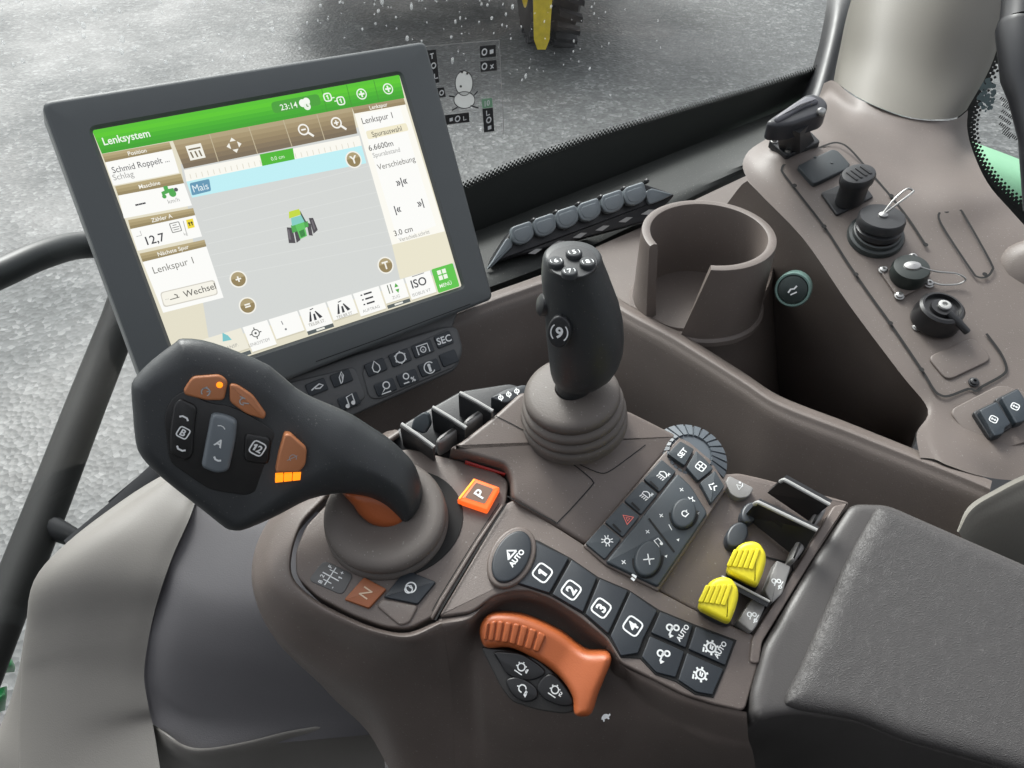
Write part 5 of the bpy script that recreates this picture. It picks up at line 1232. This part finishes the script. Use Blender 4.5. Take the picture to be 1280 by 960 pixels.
# rear deck, label tab
m = MB(); prism(m, CP, rnd(pp(CP, [(735, 684), (829, 571), (850, 546), (908, 592), (923, 590), (958, 598), (1064, 627), (1040, 668), (950, 799), (868, 763), (823, 739)], -.003), .003, 3), -.05, -.003, .002); m.build('rear_deck', TAUPE, ac)
m = MB(); prism(m, CP, pp(CP, [(907, 603), (911, 594), (943, 610), (936, 621), (924, 623), (914, 618)], .002, .002), -.004, .002, .0006)
I = Ink(m, CP, (924, 607), 6*CP.px(924, 607), -10, .0022, 1); I.line([(-.8, -.5), (-.2, .5), (.3, -.5)], .18, True); I.disc(.7, .3, .25); I.line([(.3, -.6), (.9, -.2)], .18)
m.build('label_tab', [LGREY, WHITE], ac)
m = MB(); prism(m, CP, pp(CP, [(1042, 632), (1062, 628), (1014, 702), (953, 802), (949, 830), (937, 828), (940, 797), (994, 712)], .003, .002), -.02, .003, .001); m.build('side_rail', TAUPE, ac)

# paddles
def paddle(top, bot, th, label, group, end=None, lab=None, hT=.020, hB=.002):
    t = thing('paddle', label, 'control paddle', C(*bot[0], 0), group)
    a, b = C(*top[0], hT), C(*top[1], hT); c, d = C(*bot[1], hB), C(*bot[0], hB)
    nq = (b-a).cross(c-a); m = MB(); slab(m, [a, b, c, d] if nq.dot(CAM-a) > 0 else [d, c, b, a], .004); m.build('blade', GLOSS, t)
    m = MB(); tube(m, cr([a+(d-a)*.18, a+(d-a)*.03+(b-a)*.015, a+(b-a)*.08, a.lerp(b, .5), b], 5), .0011, 8); m.build('edge_trim', RIM, t)
    return t
G_ = 'hydraulic control paddles at the rear of the console'
t = paddle(((979, 599), (1037, 631)), ((959, 616), (1012, 652)), 0, 'black glossy paddle farthest back at the rear of the console, next to the pad', G_, hT=.022, hB=.002)
m = MB(); prism(m, CP, pp(CP, [(1012, 656), (1022, 632), (1032, 624), (1035, 634), (1028, 648), (1016, 660)], .010, .002), 0, .010, .002); m.build('end_cap', LGREY, t)
t = paddle(((946, 627), (1021, 663)), ((930, 645), (998, 700)), 0, 'black glossy paddle between the rearmost paddle and the upper yellow knob', G_, hT=.022, hB=.001)
m = MB(); prism(m, CP, pp(CP, [(987, 700), (998, 672), (1007, 660), (1013, 672), (1006, 686), (994, 702)], .010, .002), 0, .010, .002); m.build('end_cap', LGREY, t)
m = MB()
for (u, v, r_) in ((938, 640, 14), (922, 668, 17)):
    prism(m, CP, pp(CP, oval_px(u, v, r_, r_*.75, 60), .004), -.003, .004, .0015)
m.build('paddle_hub', mat('hub_slate', (.03, .035, .042), .4), ac)
YG = 'yellow knobs on the console'
def yknob(cu, cv, label, labq, sc_=1.0, fin=None):
    t = thing('yellow_knob', label, 'knob', C(cu, cv, 0), YG)
    YP = Plane(C(cu, cv, .014), (CAM-C(cu, cv)).normalized()+Vector((.0, -.05, .35)), CP.X)
    out = [(-24.5, 6), (-22, -1), (-15, -10), (-12, -21), (-2, -27.5), (9, -29), (18, -26), (25.5, -14), (26, -3), (22, 12), (15, 29), (6, 26), (-8, 19), (-22, 12)]
    m = MB(); prism(m, YP, dense(pp(YP, [(cu+x*sc_, cv+y*sc_) for x, y in out], .003, .0018, 4), .0012), -.009, .0058, .0026)
    for k in range(5):
        x0, y0 = -12+k*7.0, -19-k*.3; x1, y1 = x0-9.5, y0+21+k*1.3
        q = [(cu+(x0-2.8)*sc_, cv+y0*sc_), (cu+(x0+2.8)*sc_, cv+(y0+.9)*sc_), (cu+(x1+2.9)*sc_, cv+(y1+1.4)*sc_), (cu+(x1-2.9)*sc_, cv+y1*sc_)]
        prism(m, YP, rnd(pp(YP, q, .0062), .0007, 3), .003, .0068, .0004)
    m.build('cap', YEL, t, sharp=40)
    m = MB(); pillow(m, YP, pp(YP, [(cu+x*sc_, cv+y*sc_) for x, y in ((-24, 9), (-8, 12), (14, 16), (17, 27), (11, 33), (-6, 27), (-22, 17))], -.006, 0, 4, 2), .002, .003, .012, -.008, 0, H=.003); m.build('stem', BLACK, t)
    m = MB(); prism(m, CP, pp(CP, labq, .006, .0012), -.003, .006, .0008)
    lu = sum(p[0] for p in labq)/len(labq); lv = sum(p[1] for p in labq)/len(labq)
    I = Ink(m, CP, (lu, lv), 8.5*CP.px(lu, lv), -6, .0062, 1); I.circ(-.1, .5, .32, .17); I.circ(.35, -.05, .26, .17); I.line([(-.7, .1), (.1, .35)], .17); I.line([(-.8, -.55), (.7, -.55)], .15); I.circ(-.3, -.6, .22, .13)
    m.build('label_plate', [LGREY, WHITE], t)
    if fin:
        m = MB(); a, b, c, d = C(*fin[0], .012), C(*fin[1], .012), C(*fin[1], -.002), C(*fin[0], -.002)
        slab(m, [a, b, c, d], .003); m.build('guard', BLACK, t)
        m = MB(); tube(m, cr([a.lerp(d, .3), a, a.lerp(b, .5), b], 4), .0007, 8); m.build('guard_trim', RIM, t)
yknob(932, 705, 'upper yellow ribbed knob, the one nearer the black paddles', [(956, 738), (971, 700), (989, 708), (978, 742), (965, 754)], .98, ((905, 722), (962, 752)))
yknob(897, 750, 'lower yellow ribbed knob, the one nearer the AUTO keys', [(922, 776), (941, 746), (957, 757), (946, 782), (940, 790)], 1.0)
m = MB(); pstroke(m, CP, [(912, 716), (935, 690), (990, 705), (991, 713), (966, 754), (957, 757)], 2.5, -.0025, 0); pstroke(m, CP, [(958, 757), (936, 795)], 2.5, -.0025, 0); m.build('paddle_gap', SEAM, ac, fix=False)

# far paddles beside the monitor
for i, (a, b, lb) in enumerate((((502, 530), (543, 559), 'thin upright paddle nearest the gear lever boot, left of the joystick'), ((541, 509), (583, 535), 'middle one of three thin upright paddles left of the joystick, pictogram plate beside it'), ((575, 491), (616, 514), 'thin upright paddle farthest from the gear lever, just left of the joystick boot'))):
    t = thing('fin_paddle', lb, 'control paddle', C(*a, 0), 'thin paddles left of the joystick')
    p, q = C(*a, .016), C(*b, .016); dn = CP.N*-.024
    m = MB(); slab(m, [p, q, q+dn, p+dn], .0016); m.build('blade', BLACK, t)
    m = MB(); tube(m, [p, p.lerp(q, .5)+CP.N*.0006, q], .0011, 8); m.build('edge_trim', RIM, t)
    if i > 0:
        cu, cv = ((562, 541), (597, 518))[i-1]; m = MB()
        prism(m, CP, pp(CP, [(cu-18, cv+9), (cu-12, cv+2), (cu+2, cv-7), (cu+12, cv-11), (cu+10, cv-4), (cu-2, cv+7), (cu-14, cv+14)], .010, .002), -.005, .010, .002); m.build('end_cap', LGREY, t)
    if i == 1:
        m = MB(); BP = Plane(C(524, 530, .004), Vector((-.1, -.75, .65)), CP.X); prism(m, BP, pp(BP, [(513, 536), (517, 523), (529, 515), (535, 517), (538, 530), (530, 543)], .0, .002), -.006, 0, .001); m.build('pictogram_plate', [KEYP, WHITE], t)
m = MB(); prism(m, CP, rnd(pp(CP, [(480, 552), (505, 528), (575, 488), (640, 478), (660, 488), (620, 522), (560, 566), (500, 572)], -.008), .004, 3), -.03, -.008, .002); m.build('front_deck', BLACK, ac)
m = MB(); prism(m, CP, pp(CP, [(612, 497), (632, 486), (655, 480), (664, 484), (650, 497), (632, 504)], .006, .002), -.01, .006, .001)
for (u, v) in ((626, 497), (636, 493), (646, 489)): I = Ink(m, CP, (u, v), 4.5*CP.px(u, v), 0, .0062, 1); I.circ(0, 0, .6, .3); I.line([(-.8, -.8), (.8, .8)], .25)
m.build('side_key', [KEY, WHITE], ac)

# ---- armrest pad
pad = thing('armrest_pad', 'dark leather-grained armrest pad with a smooth edge band at the lower right', 'armrest', C(1150, 800, -.04))
m = MB(); pillow(m, CP, rnd(pp(CP, [(1065, 628), (1110, 629), (1300, 712), (1460, 790), (1475, 1028), (1292, 972), (1137, 929), (1078, 904), (1000, 892), (966, 896), (950, 900), (940, 890), (939, 866), (954, 808), (1016, 701)], .004), .006, 5), .005, .006, .17, .001, 0, H=.004); m.build('edge_band', mat('pad_band', (.062, .058, .056), .42, grain=.25, gscale=1200), pad)
m = MB(); pillow(m, CP, rnd(pp(CP, [(1100, 630), (1112, 631), (1290, 708), (1450, 785), (1470, 1020), (1290, 965), (1137, 922), (1078, 897), (1000, 884), (984, 878), (986, 866), (1008, 822), (1060, 700)], .010), .006, 5), .004, .009, .006, .0050, 0, H=.0048); m.build('cushion', LEATHER, pad)

# ================================================================== GEAR LEVER
p1, p2 = D(190, 520, .385), D(490, 600, .43)
tx_ = (p2-p1).normalized(); tc_ = (CAM-D(300, 550, .40)).normalized(); nn = tc_+Vector((0, -.30, -.12)); nn = (nn-tx_*nn.dot(tx_)).normalized()
GP = Plane(D(300, 550, .40), nn, tx_)
gl = thing('gear_lever', 'big dark grey paddle-headed gear lever with orange keys, leaning left over the console', 'lever', C(484, 655, 0))
go_ = [(164, 486), (168, 473), (190, 450), (219, 428), (228, 423), (253, 425), (280, 433), (306, 443), (337, 457), (369, 484), (392, 497), (416, 507), (440, 518), (462, 532), (485, 547), (503, 563), (515, 576), (523, 592), (527, 610), (525, 628), (516, 644), (503, 652), (492, 643), (478, 630), (462, 621), (447, 617), (430, 615), (412, 616), (387, 622), (368, 631), (350, 641), (331, 650), (312, 658), (300, 661.5), (290, 661), (281, 658), (262, 643), (243, 628), (220, 610), (197, 591), (183, 577), (172, 561), (168, 540), (166, 515)]
gp = pp(GP, go_, 0, 0, 4, 2)
aH, aN = GP.loc(315, 560)[0], GP.loc(420, 560)[0]
bT = GP.loc(230, 500)[1]
def sst(x): x = max(0, min(1, x)); return x*x*(3-2*x)
def gR(a, b): t = sst((a-aH)/(aN-aH)); hd = .0075+.0045*sst((b-bT)/.02); return hd*(1-t)+.0215*t
aE = GP.loc(500, 600)[0]
class _H: pass
m = MB()
_pd = None
def pillow_h(mb, pl, poly, step, Rf, Hf, skirt, base=0):
    poly = ccw(dense([tuple(p) for p in poly], step*.8)); pts = list(poly); nb = len(poly)
    for d in (.0004, .0012, .0025, .0045):
        for p in inset(poly, d):
            if inside(p, poly) and pdist(p, poly) > d*.8: pts.append(p)
    xs = [p[0] for p in poly]; ys = [p[1] for p in poly]; y = min(ys); row = 0
    while y < max(ys):
        x = min(xs)+(step*.5 if row % 2 else 0)
        while x < max(xs):
            if inside((x, y), poly) and pdist((x, y), poly) > .0058: pts.append((x, y))
            x += step
        y += step*.866; row += 1
    res = delaunay_2d_cdt([Vector(p) for p in pts], [(i, (i+1) % nb) for i in range(nb)], [], 1, 1e-7)
    vs = []
    for p in res[0]:
        d = min(1, pdist(p, poly)/Rf(p.x, p.y)); vs.append(pl.w(p.x, p.y, base+Hf(p.x, p.y)*math.sqrt(max(0, 1-(1-d)**2))))
    mb.add(vs, [list(f) for f in res[2]])
    rr = []
    for t in (0, .35, .7, .9, 1):
        q = inset(poly, skirt*.6*(1-math.cos(t*math.pi/2))) if t else poly
        rr.append([pl.w(a, b, base-skirt*math.sin(t*math.pi/2)) for a, b in q])
    loft(mb, rr, 0, cap1=True)
gH = lambda a, b: .009*(1-sst((a-aH)/(aN-aH)))+.017*sst((a-aH)/(aN-aH))
pillow_h(m, GP, gp, .0018, gR, gH, .014)
m.build('handle', LEVER, gl, sharp=60)
def gbtn(name, q, mt, h=.0115, r=.002, h0=.006, ink=None, bev=.0012, label=None):
    m = MB(); prism(m, GP, pp(GP, q, h, r), h0, h, bev)
    if ink: ink(m, h+.0002)
    return m.build(name, mt, gl, label=label)
# recessed dark key field
m = MB(); prism(m, GP, pp(GP, [(205, 520), (214, 498), (232, 487), (258, 503), (290, 508), (318, 522), (345, 540), (342, 600), (310, 620), (262, 612), (212, 578)], .0095, .004), .006, .0097, .0005); m.build('key_field', LEVERF, gl)
gbtn('amber_key', [(229, 488), (240, 471), (275, 468.5), (285, 477), (280, 501), (258, 501), (231, 494)], [ORB, DIM], .0115, .002, .006, lambda m, h: (lambda I: (I.circ(0, 0, .6, .18, a0=-40, a1=250), I.line([(-.2, .8), (-.6, .2)], .18), I.line([(.1, .1), (.6, .5)], .16)))(Ink(m, GP, (257, 490), 8*GP.px(257, 490), -15, h, 1)))
m = MB(); revolve(m, GP.hit(274.5, 481, .0112), GP.N, [(.0016, 0), (.0014, .0007), (0, .001)], 14); m.build('indicator_lamp', LED, gl)
gbtn('amber_key', [(287, 480), (296, 481), (316, 494), (333, 518), (330, 525), (308, 518), (287, 503)], [ORB, DIM], .0115, .002, .006, lambda m, h: (lambda I: (I.circ(0, 0, .5, .16, a0=100, a1=330), I.line([(-.9, .2), (-.2, .5)], .16), I.line([(.1, -.2), (.8, .4)], .16)))(Ink(m, GP, (304, 502), 8*GP.px(304, 502), -30, h, 1)))
def inkB(m, h):
    I = Ink(m, GP, (229, 541), 8*GP.px(229, 541), -13, h, 1); I.box(.8, .2, .4); I.text('B', 0, 0, 1.0, .03)
    I = Ink(m, GP, (230, 523), 7*GP.px(230, 523), -13, h, 1); I.line([(-.8, -.1), (-.4, .25), (.4, .25), (.8, -.1)], .32)
    I = Ink(m, GP, (226, 561), 7*GP.px(226, 561), -13, h, 1); I.line([(-.8, .2), (-.4, -.2), (.4, -.2), (.8, .15)], .32)
gbtn('rocker_key', [(217, 506), (224, 498), (247, 508), (243, 540), (241, 570), (232, 577), (212, 568), (212, 540)], [LEVERF, WHITE], .0112, .003, .006, inkB)
def inkA(m, h):
    Ink(m, GP, (274, 554), 7*GP.px(274, 554), -13, h, 1).text('A', 0, 0, 1.3, .03)
    I = Ink(m, GP, (277, 534), 6*GP.px(277, 534), -13, h, 1); I.line([(-.8, -.1), (-.3, .2), (.3, .2), (.8, -.1)], .2)
    I = Ink(m, GP, (271.5, 574), 6*GP.px(271, 574), -13, h, 1); I.line([(-.8, .2), (-.3, -.2), (.3, -.2), (.8, .1)], .4)
gbtn('rocker_key', [(264, 517), (280, 519), (297, 526), (294, 553), (286, 590), (270, 593), (251, 585), (257, 553)], [GKEY, WHITE], .0135, .0025, .006, inkA, .002, 'grey rocker key marked A')
def ink12(m, h): I = Ink(m, GP, (322, 560.5), 9*GP.px(322, 560), -13, h, 1); I.box(.9, .2, .5); I.text('12', 0, 0, .95, .03)
gbtn('number_key', [(306, 541), (340, 548), (336, 582), (304, 577)], [LEVERF, WHITE], .0108, .003, .006, ink12)
gbtn('amber_key', [(356, 543), (363, 543), (384, 561), (382, 582), (374, 591), (344, 592), (349, 567)], [ORB, DIM], .0172, .002, .004, lambda m, h: (lambda I: (I.circ(.1, .1, .5, .1, a0=0, a1=260), I.line([(-.5, -.6), (.5, .7)], .1)))(Ink(m, GP, (365, 573), 8*GP.px(365, 573), -10, h, 1)), label='five sided amber key above the lit lamp bar')
for k in range(3):
    a, b = k/3+.02, (k+1)/3-.02; q = [(344, 594.5), (377, 590.5), (376, 600), (343.5, 603.5)]
    m = MB(); prism(m, GP, pp(GP, [lerp2(q[0], q[1], a), lerp2(q[0], q[1], b), lerp2(q[3], q[2], b), lerp2(q[3], q[2], a)], .0152), .005, .0155, .0004); m.build('lamp_bar', LED, gl)
m = MB(); GB = GP.off(.001); pillow(m, GB, pp(GB, [(428, 612), (442, 632), (450, 644), (465, 655), (487, 659.5), (506, 652), (504, 630), (470, 612)], 0, 0, 4, 3), .0016, .006, .012, 0, 0); m.build('trigger', ORANGE, gl)
# boot of the gear lever
bt = thing('lever_boot', 'smooth grey rubber dome boot around the foot of the gear lever', 'boot', C(484, 655, 0))
ctr = C(484, 652, 0); r_ = 75*CP.px(484, 652); axn = (CP.N+Vector((.0, .0, .02))).normalized()
m = MB(); revolve(m, ctr, axn, [(r_*1.02, 0), (r_*1.02, .0025), (r_*.98, .004), (r_*.92, .0045), (r_*.92, .006), (r_*.98, .007), (r_*1.0, .009), (r_*.985, .0115), (r_*.93, .0135), (r_*.82, .0142), (r_*.66, .0132), (r_*.5, .011), (r_*.3, .008), (0, .006)], 64)
m.build('dome', BOOT, bt, sharp=45)
m = MB(); ring_ = CP; q = pp(CP, oval_px(497, 655, 84, 66, 20, 40), .0016); prism(m, CP, q, .0, .0016, .0003); m.build('well', SEAM, bt)
# ================================================================== JOYSTICK
js = thing('joystick', 'upright dark grey joystick with numbered round keys on its top', 'joystick', BLP.hit(718, 535))
jb = BLP.hit(718, 528, .004); Y0 = jb.y
m = MB(); rings = []
secs = [(325, 678.5, 753.5), (333, 677, 756), (345, 676.5, 761), (360, 678, 766.5), (378, 680, 773.5), (400, 681.5, 778.5), (420, 683, 780), (437, 685, 778.5), (451, 686.5, 774), (462, 687.5, 767), (471, 690, 756), (478, 695, 742), (484, 694, 738), (493, 699, 732)]
n = 40
for (v, l, r) in secs:
    c_ = PY((l+r)/2, v, Y0); rr = (r-l)/2*depth(c_)/F
    rings.append([c_+Vector((rr*math.cos(2*math.pi*i/n), rr*.95*math.sin(2*math.pi*i/n), 0)) for i in range(n)])
ct = PY(715.5, 325, Y0); r0_ = (753.5-678.5)/2*depth(ct)/F
tops = []
for f, dz in ((1, .0), (.97, .0018), (.90, .003), (.84, .0034)): tops.append([ct+Vector((r0_*f*math.cos(2*math.pi*i/n), r0_*.95*f*math.sin(2*math.pi*i/n), dz+(-.0025*0))) for i in range(n)])
loft(m, tops[::-1]+rings[1:], 0, cap0=True, cap1=True)
m.build('grip', LEVER, js, sharp=50)
JP = Plane(ct+Vector((0, 0, .0034)), Vector((0, -.02, 1)), Vector((1, -.1, 0)))
m = MB(); prism(m, JP, rnd(pp(JP, [(683, 322), (692, 311), (716, 304.5), (738, 310), (748, 324), (745, 336), (730, 346), (708, 347), (690, 340)], .0006, .004), .004, 4), -.001, .0006, .0005); m.build('top_plate', BLACK, js)
for (u, v, s_) in ((717.6, 314.5, '5'), (695, 325.5, '6'), (734.7, 326.5, '8'), (712, 338, '7')):
    m = MB(); q = ngon_c(*JP.loc(u, v, .003), 10.2*JP.px(u, v), n=24); prism(m, JP, q, 0, .0032, .0009); pl_ = JP
    I = Ink(m, JP, (u, v), 5*JP.px(u, v), 20, .0034, 1, JP.loc(u, v, .0034)); I.text(s_, 0, 0, 1.5, .02); I.circ(-.0, 0, 1.35, .16, a0=150, a1=210); I.circ(0, 0, 1.35, .16, a0=-30, a1=30)
    m.build('key', [mat('joy_key', (.028, .031, .034), .65), WHITE], js)
m = MB(); c9 = PY(700, 413, Y0-.017); 
NP = Plane(c9, (CAM-c9).normalized()*.6+Vector((-.35, -.8, 0)), Vector((1, -.3, 0)))
prism(m, NP, ngon_c(0, 0, .0058, .0085, 28), -.008, .0028, .001)
I = Ink(m, NP, None, .0042, 0, .0030, 1, (.0003, 0)); I.text('9', 0, 0, 1.3, .03); I.circ(0, 0, 1, .16, a0=130, a1=230, ry=1.15); I.circ(0, 0, 1, .16, a0=-50, a1=50, ry=1.15); m.build('thumb_key', [BLACK, WHITE], js)
m = MB(); sb = PY(678, 381, Y0); revolve(m, sb, Vector((-1, -.1, .1)), [(.006, -.004), (.0055, .001), (.004, .0022), (0, .0026)], 20, sx=1.6); m.build('side_button', BLACK, js)
m = MB(); jt = PY(714, 484, Y0); bb_ = BLP.hit(718, 527, 0); jz = (jt-bb_); H_j = jz.length
jax = jz.normalized(); rj = 66*depth(bb_)/F
prof = [(rj*1.0, 0), (rj*1.0, .003)]
k_ = H_j/.040*.92
for i, (ro, h) in enumerate(((1.0, .004), (.995, .0075), (.97, .009), (.93, .0098), (.925, .0112), (.965, .012), (.985, .0145), (.965, .0175), (.93, .0185), (.90, .0195), (.90, .021), (.935, .022), (.945, .0245), (.92, .0275), (.88, .0285), (.85, .0295), (.85, .031), (.875, .032), (.875, .036), (.84, .039), (.74, .041), (.5, .0425), (.3, .043))): prof.append((rj*ro, h*k_))
revolve(m, bb_, jax, prof, 48); m.build('bellows', BOOT, js, sharp=50)

# ================================================================== UNSEEN SEAT added behind the viewpoint to shade the console's near side
cb = thing('shade_seat', 'unseen dark seat added behind the viewpoint to shade the console', 'seat', (0, -.3, -.6))
m = MB(); boxm(m, -.75, .9, -.52, -.40, -.7, .38); m.build('shade_seat_back', mat('shade_back_dark', (.02, .02, .02), .8), cb)
m = MB(); boxm(m, -.75, .9, -.40, .02, -.55, -.38); m.build('shade_seat_cushion', mat('shade_cushion_dark', (.022, .022, .022), .85), cb)

# ================================================================== CAMERA AND DAYLIGHT
cam = bpy.data.cameras.new('camera'); co = bpy.data.objects.new('camera', cam); COL.objects.link(co)
cam.sensor_width = 36; cam.lens = F/1280*36; cam.clip_start = .01; cam.clip_end = 500
co.location = CAM; co.rotation_euler = (math.pi/2-PITCH, 0, 0); S.camera = co
SE, SA = math.radians(46), math.radians(-28)      # sun height, bearing from +Y
w = bpy.data.worlds.new('World'); S.world = w; w.use_nodes = True; nt = w.node_tree
bg = nt.nodes['Background']; sky = nt.nodes.new('ShaderNodeTexSky'); sky.sky_type = 'NISHITA'; sky.sun_disc = False
sky.sun_elevation = SE; sky.sun_rotation = SA; sky.air_density = 1; sky.dust_density = 5
hs = nt.nodes.new('ShaderNodeHueSaturation'); hs.inputs['Saturation'].default_value = .2
nt.links.new(sky.outputs[0], hs.inputs['Color']); nt.links.new(hs.outputs[0], bg.inputs['Color']); bg.inputs['Strength'].default_value = .12
su = bpy.data.lights.new('sun', 'SUN'); su.energy = 1.4; su.angle = math.radians(20); su.color = (1, .985, .965)
so2 = bpy.data.objects.new('sun', su); COL.objects.link(so2)
dv = Vector((math.sin(SA)*math.cos(SE), math.cos(SA)*math.cos(SE), math.sin(SE)))
so2.rotation_euler = dv.to_track_quat('Z', 'Y').to_euler()
S.view_settings.view_transform = 'Standard'; S.view_settings.look = 'None'; S.view_settings.exposure = EXPO; S.view_settings.gamma = 1
S.render.engine = 'CYCLES'
S.cycles.use_denoising = True; S.cycles.max_bounces = 8; S.cycles.transparent_max_bounces = 12; S.cycles.caustics_reflective = False; S.cycles.caustics_refractive = False
S.cycles.sample_clamp_indirect = 6
